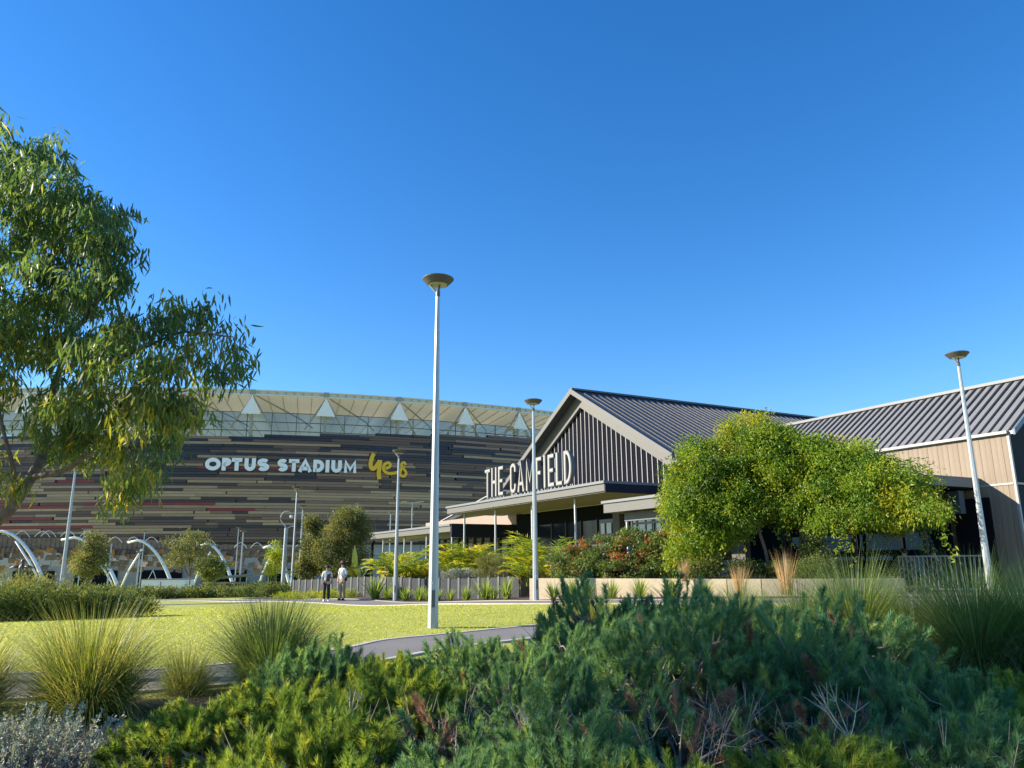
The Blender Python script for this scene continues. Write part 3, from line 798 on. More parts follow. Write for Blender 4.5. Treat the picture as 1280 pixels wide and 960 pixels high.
# ------------------------------------------------------------------ garden walls
def metal_wall(P, h0, label):
    P = np.array(P); t = thing('garden_wall', tuple(P[0]), label, 'wall'); o = P[0].copy()
    Q = resample(P, 29)
    for i in range(len(Q) - 1):
        a_, b_ = Q[i], Q[i + 1]; f_ = i / (len(Q) - 1); h = h0[0] + (h0[1] - h0[0]) * f_
        za = float(ground(*a_)); d = np.append(nrm(b_ - a_), 0); nn = np.array([-d[1], d[0], 0]); L = np.linalg.norm(b_ - a_)
        c = np.append((a_ + b_) / 2, za + h / 2 - .05) - o
        m = MB(); m.box(c, d * (L / 2 - .03), nn * .025, UZ * (h / 2)); m.build('panel', M_METALWALL, t)
        m = MB(); m.box(np.append(a_, za + h / 2 - .04) - o, d * .06, nn * .055, UZ * (h / 2 + .015)); m.build('post', M_METALPOST, t)
    return t
metal_wall(w_grey, (1.12, .93), 'grey metal panel wall with pale upright posts behind the path')
e0 = np.append(w_grey[-1][:2], 0); e1 = np.array([1.6, 37.5, 0])
dd = nrm(e1 - e0); nn = np.array([-dd[1], dd[0], 0]); zz = float(ground(e0[0], e0[1]))
rw = thing('return_wall', (e0[0], e0[1], zz), 'shade darkened brown end panel with black frame closing the grey metal wall', 'wall')
L = .95
xr = nrm(np.array([1, .12, 0])); yr = np.array([-xr[1], xr[0], 0])
b = MB(); b.box(xr * .42 + UZ * .44, xr * .40, yr * .04, UZ * .44); b.build('panel', mat('shaded_return_panel', (.13, .10, .075), .8, 0, .4, 5), rw)  # dark brown puts the shade on the return side into the colour
b = MB(); b.box(xr * .88 + UZ * .45, xr * .06, yr * .06, UZ * .49); b.box(xr * .41 + UZ * .91, xr * .41, yr * .06, UZ * .03); b.build('frame', M_WALLTOP, rw)
# cream rendered wall
cw = thing('garden_wall', tuple(w_cream[0]), 'low cream limestone garden wall below the red tipped hedge', 'wall')
Q = resample(w_cream, 13); o = np.array(w_cream[0])
for i in range(12):
    a_, b_ = Q[i], Q[i + 1]; d = np.append(nrm(b_ - a_), 0); nn = np.array([-d[1], d[0], 0]); L = np.linalg.norm(b_ - a_)
    za = float(ground(*((a_ + b_) / 2))); zt = .93
    m = MB(); m.box(np.append((a_ + b_) / 2, (za - .15 + zt) / 2) - o, d * (L / 2 - .006), nn * .14, UZ * ((zt - za + .15) / 2))
    m.build('block', M_CREAM, cw)
# raised soil behind the walls
loft('garden_bed', [np.array(p) + np.array([.3, .5, 0]) for p in w_cream], [GD(700, 33.2), GD(780, 32), GD(850, 31), GD(940, 29.5), GD(1040, 28.5), GD(1110, 27)], 24, 8, .5, M_MULCH, kind='structure')
loft('garden_bed', [np.array(p) + np.array([.25, .3, 0]) for p in w_grey], [GD(367, 54), GD(430, 49), GD(500, 45.5), GD(580, 42.5), GD(655, 38)], 24, 8, .7, M_MULCH, kind='structure')

# ------------------------------------------------------------------ lamp posts
def lamp_proto():
    t = thing('lamp_post', (0, 0, 0), 'x', 'lamp post', 'disc topped lamp posts of the park')
    b = MB(); b.tube([(0, 0, 0), (0, 0, 2.5), (0, 0, 6.82)], [.112, .085, .046], 8); b.build('pole', M_STEEL, t)
    b = MB(); b.tube([(0, 0, 6.78), (0, 0, 6.9)], .052, 8); b.build('collar', M_LAMPHEAD, t)
    b = MB(); b.tube([(-.01, 0, 6.86), (-.19, 0, 7.06)], .03, 6); b.build('arm', M_STEEL, t)
    b = MB(); b.tube([(.01, 0, 6.86), (.035, 0, 7.06)], .022, 6); b.build('arm', M_LAMPHEAD, t)
    b = MB(); b.lathe([(.20, 7.055), (.225, 7.05), (.335, 7.165), (.34, 7.185), (.31, 7.20), (.02, 7.215)], (0, 0, 0), 24); h = b.build('lamp_head', M_LAMPHEAD, t)
    b = MB(); b.lathe([(.19, 7.035), (.198, 7.05), (.02, 7.053)], (0, 0, 0), 24); b.build('lens', M_LENS, h)
    b = MB(); b.box((-.03, -.112, .85), (.018, 0, 0), (0, .006, 0), (0, 0, .012)); b.build('number_tag', M_WHITE, t)
    b = MB(); b.box((.0, -.1035, .55), (.032, 0, 0), (0, .004, 0), (0, 0, .16)); b.build('access_door', M_METALPOST, t)
    return t
lamp0 = lamp_proto()
lamps = [((541, 785, 15.6), 'tall grey steel disc lamp post on the lawn beside the near path'),
         ((670, 751, 28), 'grey disc lamp post before the end of the cream garden wall'),
         ((494, 751, 37.9), 'grey disc lamp post in front of the grey metal wall and palms'),
         ((1240, 745, 22.8), 'grey disc lamp post by the balustrade of the timber clad wing'),
         ((364, 745, 52.6), 'slim disc lamp post beside the hooked camera pole'),
         ((373, 740, 63), 'slim disc lamp post behind its twin at the metal wall end'),
         ((76, 738, 40), 'grey disc lamp post rising from bushes into the eucalyptus leaves')]
for i, ((x, y, D), lb) in enumerate(lamps):
    o = lamp0 if i == 0 else copy_tree(lamp0)
    p = atY(x, y, D); o.location = (p[0], p[1], float(ground(p[0], p[1])) + .0); o['label'] = lb
    o.rotation_euler.z = [.12, .4, -.2, .25, .1, .6, 0][i]
    if i == 5: o.scale = (1, 1, .97)
# smaller, distant lamps
far = [((299, 738), 664, 95, 'one', 'thin single headed street lamp beside the kiosk'), ((293, 735), 660, 140, 'one', 'thin bare light pole behind the kiosk lamp'),
       ((170, 738), 690, 95, 'one', 'thin single headed lamp between two white arches'), ((133, 742), 678, 95, 'one', 'thin lamp beside the small bushy tree by the arbour'),
       ((174, 735), 664, 130, 'one', 'thin tall light mast behind an arch of the arbour'), ((514, 690), 628, 120, 'two', 'twin armed street lamp showing above the long canopy'),
       ((487, 690), 641, 120, 'one', 'single headed street lamp above the canopy end'), ((101, 700), 661, 135, 'one', 'thin light pole above the arbour canopy')]
for (x, y), yt, D, kd, lb in far:
    p = atY(x, y, D); g = float(ground(p[0], p[1])); zt = atY(x, yt, D)[2]; h = zt - g
    t = thing('street_lamp', (p[0], p[1], g), lb, 'street lamp', 'thin distant street lamps')
    b = MB(); b.tube([(0, 0, 0), (0, 0, h)], [.12, .07], 6); b.build('pole', M_STEEL, t)
    for s_ in ((-1, 1) if kd == 'two' else (1,)):
        b = MB()
        if kd == 'two':
            b.tube([(0, 0, h - .1), (s_ * 1.0, 0, h + .05)], .05, 5); b.box((s_ * 1.35, 0, h + .08), (.42, 0, .03), (0, .14, 0), (0, 0, .07))
        else:
            b.lathe([(.12, h - .12), (.42, h), (.42, h + .06), (.05, h + .09)], (0, 0, 0), 10)
        b.build('lamp_head', M_STEEL if kd == 'two' else M_LAMPHEAD, t)
# hooked camera pole
p = atY(353, 742, 56); g = float(ground(p[0], p[1])); hh = atY(353, 660, 56)[2] - g
t = thing('camera_pole', (p[0], p[1], g), 'pale blue steel pole with a curled hook holding a camera', 'pole')
b = MB(); b.tube([(0, 0, 0), (0, 0, hh)], [.16, .11], 8); b.build('pole', M_STEEL, t)
b = MB(); b.tube([(0, 0, hh)] + [(-.02 + .42 * math.cos(a_), 0, hh + .72 + .46 * math.sin(a_)) for a_ in np.linspace(-2.0, -5.6, 10)], .045, 6); b.build('hook', M_STEEL, t)
b = MB(); b.lathe([(.02, -.14), (.12, -.08), (.13, .05), (.05, .1)], (.32, 0, hh + .82), 10); b.build('camera_dome', M_WHITE, t)
b = MB(); b.tube([(0, 0, hh - .05), (.35, 0, hh + .12), (.7, 0, hh + .1)], .045, 6); b.build('bracket', M_STEEL, t)

# ------------------------------------------------------------------ small things in the distance
def bigbox(x0, x1, ytop, D, depth, name, label, cat, m):
    a_, b_ = atY(x0, 735, D), atY(x1, 735, D); g = float(ground(a_[0], a_[1])); zt = atY(x0, ytop, D)[2]
    t = thing(name, ((a_[0] + b_[0]) / 2, D, g), label, cat); w = (b_[0] - a_[0]) / 2
    b = MB(); b.box((0, depth / 2, (zt - g) / 2), (w, 0, 0), (0, depth / 2, 0), (0, 0, (zt - g) / 2)); b.build('body', m, t)
    return t, w, zt - g
t, w, h = bigbox(176, 230, 725, 100, 3, 'site_cabin', 'white portable cabin with a bluish shaded front below the arches', 'cabin', M_WHITE)
b = MB(); b.box((-w * .1, -.03, h * .45), (.04, 0, 0), (0, .02, 0), (0, 0, h * .45)); b.build('corner_post', M_METALPOST, t)
b = MB(); b.box((-w * .6, -.03, h * .45), (w * .2, 0, 0), (0, .02, 0), (0, 0, h * .22)); b.build('window', M_GLASS, t)
b = MB(); b.box((0, 1.5, h + .05), (w + .1, 0, 0), (0, 1.6, 0), (0, 0, .05)); b.build('roof', M_TRIM, t)
for sx in (-1, 1):
    b = MB(); b.tube([(-w * .5 + sx * .5, -.1, h + .1), (-w * .5, -.1, h + 1.2)], .04, 4); b.build('sign_leg', M_WHITE, t)
t, w, h = bigbox(252, 306, 728, 92, 3.5, 'kiosk', 'low kiosk with a pale sloping flat roof and blue screen', 'kiosk', mat('kiosk_wall', (.30, .28, .25), .7))
b = MB(); v = [(-w - .2, -1.2, h + .25), (w + 4.2, -1.2, h + 1.0), (w + 4.2, 4, h + 1.0), (-w - .2, 4, h + .25)]
i = b.verts(v + [(x, y, z + .22) for x, y, z in v]); b.faces([(i + 3, i + 2, i + 1, i), (i + 4, i + 5, i + 6, i + 7), (i, i + 1, i + 5, i + 4), (i + 1, i + 2, i + 6, i + 5), (i + 2, i + 3, i + 7, i + 6), (i + 3, i, i + 4, i + 7)])
b.build('roof', M_TRIM, t)
b = MB()
for k in range(4): b.box((-w * .75 + k * w * .5, -.02, h * .7), (w * .21, 0, 0), (0, .03, 0), (0, 0, h * .2))
b.build('window', M_GLASS, t)
b = MB(); b.box((w + 1.4, -.3, 1.0), (1.1, 0, 0), (0, .1, 0), (0, 0, .85)); sc = b.build('screen', mat('blue_screen', (.03, .10, .26), .3), t)
b = MB(); b.box((w + 1.4, -.42, 1.0), (.55, 0, 0), (0, .01, 0), (0, 0, .22)); b.build('screen_print', M_WHITE, sc)
for x in (w + .2, w + 2.7): 
    b = MB(); b.tube([(x, -.2, 0), (x, -.2, h + .6)], .07, 6); b.build('post', M_STEEL, t)
# dark winged statue
p = atY(26, 722, 85); g = float(ground(p[0], p[1])); zt = atY(26, 699, 85)[2]
t = thing('statue', (p[0], p[1], g), 'dark bronze figure with outstretched arms on a tall plinth above the bushes', 'statue')
M_BRONZE = mat('bronze', (.07, .065, .06), .5, .4)
hs = zt - g
b = MB(); b.box((0, 0, (hs - 2.0) / 2), (.42, 0, 0), (0, .42, 0), (0, 0, (hs - 2.0) / 2)); b.build('plinth', M_FASCIA, t)
b = MB(); b.lathe([(.42, hs - 2.0), (.30, hs - 1.5), (.36, hs - .95), (.30, hs - .7), (.12, hs - .55), (.2, hs - .35), (.18, hs - .1), (.04, hs)], (0, 0, 0), 10); b.build('figure', M_BRONZE, t, smooth=True)
for s_ in (-1, 1):
    b = MB(); b.tube([(s_ * .2, 0, hs - .85), (s_ * .8, -.1, hs - .78), (s_ * 1.35, 0, hs - .95)], [.2, .16, .06], 7); b.build('arm', M_BRONZE, t, smooth=True)
# balustrade by the wing
pts = [GD(1128, 25.6), GD(1180, 24.6), GD(1236, 24.0)]
o = pts[0]; t = thing('balustrade', tuple(o), 'pale grey steel balustrade with upright bars in front of the terrace', 'railing')
Q = resample(pts, 20); Z = [float(ground(*q)) for q in Q]
M_BAL = mat('balustrade_grey', (.24, .26, .28), .5, .2)
for hz in (.12, 1.12):
    b = MB(); b.tube([np.append(q, z + hz) - o for q, z in zip(Q, Z)], .022, 6); b.build('rail', M_BAL, t)
for q, z in zip(Q, Z):
    b = MB(); b.box(np.append(q, z + .6) - o, (.011, 0, 0), (0, .011, 0), (0, 0, .52)); b.build('bar', M_BAL, t)

# ------------------------------------------------------------------ vegetation helpers
def rvec(n): return nrm(rng.normal(size=(n, 3)))
def kites(mb, P, D, L, W, val, fold=.25, widest=.42):
    n = len(P); D = nrm(D); L = np.broadcast_to(L, (n,))[:, None]; W = np.broadcast_to(W, (n,))[:, None]
    S = nrm(np.cross(D, rvec(n))); N_ = np.cross(S, D)
    q = np.stack([P, P + D * L * widest + S * W / 2 + N_ * W * fold, P + D * L, P + D * L * widest - S * W / 2 + N_ * W * fold], 1)
    # two triangles meeting at the midrib
    T = np.concatenate([q[:, [0, 1, 2]], q[:, [0, 2, 3]]])
    mb.polys(T, np.concatenate([val, val]))
def curved(mb, P, D, L, W, val, bend=.35):
    """lance-shaped leaf curved downwards: four triangles"""
    n = len(P); D = nrm(D); L = np.broadcast_to(L, (n,))[:, None]; W = np.broadcast_to(W, (n,))[:, None]
    S = nrm(np.cross(D, rvec(n))); N_ = np.cross(S, D); bd = (rng.random((n, 1)) - .5) * 2 * bend
    a, c, d = P, P + D * L * .55 + N_ * bd * L * .12, P + D * L * .93 + N_ * bd * L * .42
    m0 = P + D * L * .28 + N_ * bd * L * .03
    q1 = np.stack([a, m0 + S * W / 2, c + S * W * .42, c - S * W * .42], 1); q2 = np.stack([a, c - S * W * .42, m0 - S * W / 2], 1)
    q3 = np.stack([c + S * W * .42, d, c - S * W * .42], 1)
    mb.polys(q1, val); mb.polys(q2, val); mb.polys(q3, val)
def lump_points(lumps, n_sub, shell=(.55, 1.02)):
    """clump centres spread over ellipsoids given as (centre, (rx, ry, rz))"""
    w = np.array([r[0] * r[2] for c, r in lumps]); w = w / w.sum()
    idx = rng.choice(len(lumps), n_sub, p=w); d = rvec(n_sub)
    C = np.array([l[0] for l in lumps])[idx]; R = np.array([l[1] for l in lumps])[idx]
    k = rng.uniform(*shell, (n_sub, 1))
    return C + d * R * k, d
def foliage(mb, lumps, n_sub, per, sub_r, L, W, droop=.25, shell=(.55, 1.02), vspread=.22, zmin=None, squash=.7, outward=.8, wide=.42):
    C, d = lump_points(lumps, n_sub, shell)
    cv = np.clip(rng.normal(.5, vspread, n_sub), 0, 1)
    off = np.clip(rng.normal(size=(n_sub, per, 3)), -1.9, 1.9) * sub_r * np.array([1, 1, squash])
    P = (C[:, None] + off).reshape(-1, 3)
    D = (d[:, None] * outward + rng.normal(size=(n_sub, per, 3)) * .75 + np.array([0, 0, -droop])).reshape(-1, 3)
    val = np.clip(np.repeat(cv, per) + rng.normal(0, .10, n_sub * per), 0, 1)
    if zmin is not None:
        k = P[:, 2] > zmin; P, D, val = P[k], D[k], val[k]
    kites(mb, P, D, L * rng.uniform(.6, 1.25, len(P)), W * rng.uniform(.7, 1.2, len(P)), val, widest=wide)
    return C
def plant_grass(n, h, spread, w, droop=.9, seg=5, seed=0, base=.08, vmix=(.5, .2), tilt=1.0):
    """tussock of arching blades around the origin"""
    r = np.random.default_rng(seed); mb = MB()
    az = r.uniform(0, 2 * math.pi, n); le = h * r.uniform(.6, 1.12, n); tl = np.abs(r.normal(0, .55, n)) * spread * tilt
    d0 = np.stack([np.cos(az), np.sin(az), np.zeros(n)], 1); sd_ = np.stack([-np.sin(az), np.cos(az), np.zeros(n)], 1)
    tw = r.normal(0, .5, n)[:, None]
    sd_ = nrm(sd_ + d0 * tw)
    B = d0 * (base * np.sqrt(r.random(n)))[:, None]
    ang0 = np.clip(tl * .95, 0, 1.45); dr = droop * r.uniform(.35, 1.25, n) * (.35 + tl)
    pts = [B]
    for k in range(seg):
        a = ang0 + dr * ((k + .5) / seg) ** 1.5
        pts.append(pts[-1] + (d0 * np.sin(a)[:, None] + np.array([0, 0, 1.0]) * np.cos(a)[:, None]) * (le / seg)[:, None])
    val = np.clip(r.normal(vmix[0], vmix[1], n), 0, 1)
    wd = [1.0 - .95 * (k / seg) ** 1.6 for k in range(seg + 1)]
    for k in range(seg):
        q = np.stack([pts[k] - sd_ * w * wd[k] / 2, pts[k] + sd_ * w * wd[k] / 2, pts[k + 1] + sd_ * w * wd[k + 1] / 2, pts[k + 1] - sd_ * w * wd[k + 1] / 2], 1)
        mb.polys(q, val)
    return mb
def limb(mb, pts, r0, r1, k=7):
    pts = np.asarray(pts, float)
    # Catmull-Rom through the points
    Q = np.vstack([2 * pts[0] - pts[1], pts, 2 * pts[-1] - pts[-2]]); out = []
    for i in range(1, len(Q) - 2):
        for t in np.linspace(0, 1, 5, endpoint=False):
            a, b, c, d = Q[i - 1:i + 3]
            out.append(.5 * (2 * b + (c - a) * t + (2 * a - 5 * b + 4 * c - d) * t * t + (3 * b - a - 3 * c + d) * t ** 3))
    out.append(pts[-1]); out = np.array(out)
    mb.tube(out, np.linspace(r0, r1, len(out)), k, cap=False)
    return out

LM_EUC = leafmat('eucalyptus_leaf', [(0, (.028, .065, .034)), (.45, (.065, .11, .038)), (.75, (.135, .16, .034)), (.93, (.27, .24, .03)), (1, (.36, .25, .025))], .45)
LM_VINE = leafmat('vine_leaf', [(0, (.035, .085, .012)), (.4, (.09, .155, .014)), (.75, (.17, .205, .016)), (1, (.26, .235, .018))], .42)
LM_HEDGE = leafmat('hedge_leaf', [(0, (.04, .07, .022)), (.5, (.09, .13, .035)), (.8, (.15, .17, .045)), (.9, (.25, .09, .035)), (1, (.34, .045, .03))], .25)
LM_BUSH = leafmat('bush_leaf', [(0, (.03, .055, .02)), (.5, (.075, .10, .025)), (1, (.15, .16, .035))], .35)
LM_GUM = leafmat('gum_leaf', [(0, (.045, .06, .03)), (.5, (.10, .115, .04)), (1, (.19, .17, .045))], .35)
LM_PALM = leafmat('palm_leaf', [(0, (.05, .10, .012)), (.5, (.15, .20, .016)), (1, (.34, .29, .02))], .45)
LM_SILVER = leafmat('silver_leaf', [(0, (.13, .15, .12)), (.5, (.20, .22, .18)), (1, (.27, .28, .23))], .15)
LM_NEEDLE = leafmat('needle_teal', [(0, (.04, .09, .055)), (.5, (.085, .165, .085)), (.85, (.13, .21, .085)), (1, (.19, .24, .08))], .40, .6, .15)  # teal is partly the plant's own, partly shade put into the colour
LM_NEEDLEY = leafmat('needle_yellow', [(0, (.04, .075, .02)), (.5, (.095, .15, .03)), (.85, (.17, .22, .035)), (1, (.24, .26, .04))], .32, .6, .15)  # yellow green is partly the plant's own, partly sunlight put into the colour
LM_DEAD = leafmat('dead_needle', [(0, (.12, .07, .045)), (.5, (.20, .115, .075)), (1, (.28, .17, .11))], .2)
LM_TUSS = leafmat('tussock_blade', [(0, (.045, .07, .018)), (.5, (.10, .13, .03)), (.85, (.20, .20, .055)), (1, (.34, .28, .13))], .40, .45, .4)
LM_TUSSD = leafmat('tussock_blade_green', [(0, (.045, .085, .028)), (.5, (.095, .14, .042)), (.88, (.17, .20, .07)), (1, (.30, .27, .14))], .42, .45, .4)
LM_STRAP = leafmat('strap_leaf', [(0, (.06, .11, .02)), (.5, (.12, .18, .03)), (1, (.26, .27, .08))], .40)
LM_REED = leafmat('dry_reed', [(0, (.20, .13, .07)), (.5, (.32, .22, .12)), (1, (.42, .31, .18))], .3)

# ------------------------------------------------------------------ eucalyptus beside the camera
TD = 10.0
def tp(x, y, d=TD): return atY(x, y, d)
root = GD(-175, TD); root = np.array([root[0], TD, float(ground(root[0], TD))])
tr = thing('eucalyptus_tree', tuple(root), 'leaning eucalyptus with drooping blue green and yellow lit leaves over the lawn', 'tree')
limbs_px = [
    [(-175, 800, 10), (-150, 730, 10), (-70, 690, 10), (0, 648, 10), (32, 608, 10), (50, 575, 10.1), (58, 545, 10.2), (64, 500, 10.2), (72, 470, 10.3), (85, 420, 10.4), (60, 330, 10.5), (30, 240, 10.4)],
    [(-150, 730, 10), (-160, 600, 10.3), (-140, 470, 10.4), (-90, 330, 10.2), (-60, 220, 10.2)],
    [(-140, 560, 10.3), (-230, 450, 10), (-280, 330, 9.8)],
]
sub_px = [
    [(40, 597, 10), (80, 588, 9.8), (110, 570, 9.6), (150, 560, 9.4), (215, 555, 9.3)],
    [(54, 560, 10.1), (80, 548, 9.9), (100, 538, 9.8), (140, 520, 9.6), (200, 500, 9.4), (250, 520, 9.3)],
    [(63, 525, 10.2), (85, 510, 10.0), (100, 490, 9.9), (130, 460, 9.7), (180, 435, 9.5), (230, 415, 9.4), (280, 420, 9.3)],
    [(72, 470, 10.3), (110, 440, 10.6), (150, 400, 10.8), (130, 330, 11), (135, 290, 11)],
    [(85, 420, 10.4), (120, 380, 10.2), (120, 330, 10), (140, 300, 9.9)],
    [(60, 330, 10.5), (90, 280, 10.3), (110, 260, 10.2)],
    [(20, 622, 10), (15, 580, 9.7), (0, 520, 9.5), (-10, 440, 9.4)],
    [(0, 648, 10), (-20, 600, 10.2), (-40, 500, 10.4), (-20, 360, 10.5), (0, 260, 10.4)],
]
b = MB(); skel = []
for l in limbs_px: skel.append(limb(b, [tp(*q) - root for q in l], .105 if l is limbs_px[0] else .08, .010))
b.build('trunk', M_BARK, tr, smooth=True)
b = MB()
for l in sub_px: skel.append(limb(b, [tp(*q) - root for q in l], .042, .010, 6))
SK = np.concatenate(skel)
outline = [(-30, 140), (20, 160), (60, 185), (100, 225), (140, 262), (160, 300), (150, 345), (168, 395), (190, 405), (205, 385), (232, 375), (262, 398), (285, 425), (296, 452), (265, 478), (252, 500), (238, 535), (222, 570), (200, 575), (195, 548), (178, 560), (178, 600), (160, 622), (120, 600), (90, 582), (60, 580), (30, 605), (0, 610), (-60, 640), (-330, 560), (-380, 400), (-300, 240), (-150, 170)]
def inside(p, poly):
    x, y = p; c = False; j = len(poly) - 1
    for i in range(len(poly)):
        (xi, yi), (xj, yj) = poly[i], poly[j]
        if (yi > y) != (yj > y) and x < (xj - xi) * (y - yi) / (yj - yi) + xi: c = not c
        j = i
    return c
cent = []
pr = random.Random(11)
gaps = [(178, 368, 14), (15, 540, 12), (150, 480, 2), (35, 470, 6), (215, 545, 8), (70, 640, 16), (20, 560, 12)]
while len(cent) < 400:
    p = (pr.uniform(-380, 310), pr.uniform(140, 660))
    if not inside(p, outline): continue
    if any((p[0] - gx) ** 2 + (p[1] - gy) ** 2 < (gr + 19) ** 2 for gx, gy, gr in gaps): continue
    if p[0] > 0 and p[1] > 575 and pr.random() < .35: continue
    if p[0] < -40 and pr.random() < .45: continue
    cent.append((p[0], p[1], 10 + pr.gauss(0, .55) - (.5 if p[0] > 100 else 0)))
extra_px = [(248, 385), (270, 410), (290, 440), (225, 395), (300, 462), (150, 285), (160, 310), (105, 245), (60, 200), (15, 175), (236, 522), (215, 556), (150, 628), (170, 606), (210, 520)]
for x, y in extra_px: cent.append((x, y - 6, 9.4 + pr.gauss(0, .15)))
lf = MB()
for (x, y, D) in cent:
    c = tp(x, y, D) - root
    d2 = ((SK - c) ** 2).sum(1); j = int(np.argmin(d2)); s0 = SK[j]
    mid = (s0 + c) / 2 + np.array([0, 0, .10 + .08 * pr.random()])
    tw = np.array([s0, mid, c, c + nrm(c - s0) * .12 + np.array([0, 0, -.10])])
    if d2[j] < .40: b.tube(tw, [.012, .008, .005, .003], 4, cap=False)
    per = 110 if x > -30 else 45
    k = 1.38 if x > -30 else 1.6
    # leaves hang from a few sprays
    ns = 6
    sc_ = c + np.clip(rng.normal(0, .13, (ns, 3)), -.2, .2) * np.array([1, 1, .7])
    P = (sc_[:, None] + np.clip(rng.normal(0, .075, (ns, per // ns, 3)), -.13, .13)).reshape(-1, 3)
    n_ = len(P)
    D_ = rng.normal(0, .42, (n_, 3)) + np.array([0, 0, -1.0])
    yb = .70 if (y > 420 and pr.random() < .62) else .40  # lower clumps are yellower: backlight put into the leaf colour
    val = np.clip(rng.normal(yb - (.12 if pr.random() < .3 else 0), .17, n_), 0, 1)
    curved(lf, P, D_, k * rng.uniform(.085, .16, n_), k * rng.uniform(.015, .023, n_), val)
b.build('branch', M_BARK, tr, smooth=True)
lf.build('crown', LM_EUC, tr)
# a second tree stands out of view, its crown shaped to shade the shrubs
sh_root = np.array([-8.3, 6.4, 0.0])
t2 = thing('eucalyptus_tree', tuple(sh_root), 'eucalyptus out of view, placed to shade the garden bed', 'tree')
b = MB()
for q in ([(0, 0, -.1), (.1, .1, 2), (.3, .2, 4), (.4, .1, 6)], [(.1, .1, 2), (1.0, .4, 3.6), (1.6, .5, 5)], [(.1, .1, 2.2), (-.9, -.5, 4), (-1.2, -.6, 5.6)]): limb(b, q, .13, .02)
b.build('trunk', M_BARK, t2, smooth=True)
b = MB(); foliage(b, [((.5, .2, 6.2), (2.3, 1.6, 1.6)), ((1.3, .5, 5.4), (1.5, 1.2, 1.0)), ((-.7, -.5, 5.9), (1.5, 1.3, 1.2))], 230, 46, .24, .21, .042, droop=1.2, shell=(.2, 1.0)); b.build('crown', LM_EUC, t2)

# ------------------------------------------------------------------ foreground shrubs
def shoot_needles(r, P, ax, ln, rad_, n):
    """needles around a shoot axis; returns triangles"""
    u = r.random(n) ** .8; az = r.uniform(0, 2 * math.pi, n)
    ref = np.array([0, 0, 1.0]) if abs(ax[2]) < .9 else np.array([1.0, 0, 0])
    s = nrm(np.cross(ax, ref)); q = np.cross(ax, s)
    out = np.cos(az)[:, None] * s + np.sin(az)[:, None] * q
    b0 = P + ax * (u * ln)[:, None]
    d = nrm(out * (.95 - .15 * u)[:, None] + ax * (.75 + .35 * u ** 2)[:, None] + r.normal(0, .12, (n, 3)))
    L = rad_ * r.uniform(.85, 1.25, n)[:, None] * 1.25
    w = nrm(np.cross(d, out + r.normal(0, .3, (n, 3)))) * .0030
    return np.stack([b0 - w, b0 + w, b0 + d * L], 1)
def make_shrub(seed, R, H, nsh, nn, yel, sparse=False):
    r = np.random.default_rng(seed); fo, stm, dead = MB(), MB(), MB()
    # main stems
    stems = []
    for i in range(44 if sparse else 16):
        az = r.uniform(0, 2 * math.pi); k = math.sqrt(r.random()) * (1.05 if sparse else .85)
        tip = np.array([math.cos(az) * R * k, math.sin(az) * R * k, H * (.95 - .5 * k * k) * r.uniform(.6, .85)])
        pts = np.array([np.zeros(3) + r.normal(0, .05, 3) * [1, 1, 0], tip * [.45, .45, .35] + r.normal(0, .05, 3), tip])
        out = limb(stm, pts, .011, .004, 5); stems.append(out)
    S = np.concatenate(stems)
    ncl = 34
    ca = r.uniform(0, 2 * math.pi, ncl); ck = np.sqrt(r.random(ncl)) * .95; ch = r.normal(1.0, .13, ncl); ct = r.normal(0, .28, (ncl, 2))
    for i in range(nsh):
        c = int(r.integers(ncl))
        x_, y_ = ck[c] * math.cos(ca[c]) + r.normal(0, .105), ck[c] * math.sin(ca[c]) + r.normal(0, .105)
        k = min(1.1, math.hypot(x_, y_)); az = math.atan2(y_, x_)
        top = H * (1 - .60 * k ** 2.2) * ch[c] * (1 + .05 * r.normal())
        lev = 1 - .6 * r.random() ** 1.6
        tip = np.array([x_ * R, y_ * R, max(.06, top * lev)])
        ax = nrm(np.array([x_ * .8 + ct[c, 0], y_ * .8 + ct[c, 1], 1.0 - .2 * k]) + r.normal(0, .20, 3))
        ln = r.uniform(.13, .26); bs = tip - ax * ln
        j = int(np.argmin(((S - bs) ** 2).sum(1))); s0 = S[j]
        if i % 3: stm.tube(np.array([s0, (s0 + bs) / 2 + np.array([0, 0, -.03]), bs, tip - ax * .02]), [.006, .0045, .0035, .002], 4, cap=False)
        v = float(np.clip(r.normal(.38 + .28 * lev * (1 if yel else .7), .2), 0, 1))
        if r.random() < (.45 if sparse else .10 if lev < .7 else .012): v = None
        T = shoot_needles(r, bs, ax, ln, r.uniform(.034, .046), nn)
        (fo if v is not None else dead).polys(T, np.clip((v if v is not None else .5) + r.normal(0, .08, len(T)), 0, 1))
    for i in range(26 if sparse else 4):       # dead bare twigs
        az = r.uniform(0, 2 * math.pi); k = r.uniform(.3, .95); p = np.array([math.cos(az) * R * k * .7, math.sin(az) * R * k * .7, H * .3])
        d = nrm(np.array([math.cos(az) * .6, math.sin(az) * .6, .9]) + r.normal(0, .3, 3)); q = p + d * .22
        stm.tube(np.array([p, q]), [.004, .003], 4)
        for m in range(3): stm.tube(np.array([q, q + nrm(d + r.normal(0, .5, 3)) * r.uniform(.1, .22)]), [.0025, .001], 4)
    return fo.mesh('foliage', LM_NEEDLEY if yel else LM_NEEDLE), stm.mesh('stems', M_TWIG), dead.mesh('dead_needles', LM_DEAD)
protos = {}
for i, (R, H, yel) in enumerate([(.80, .62, 0), (.95, .75, 0), (.7, .5, 0), (.80, .50, 1), (.65, .45, 1)]):
    protos[i] = make_shrub(40 + i, R, H, 400, 190, yel)
protos[5] = make_shrub(71, .78, .55, 120, 190, 0, True)
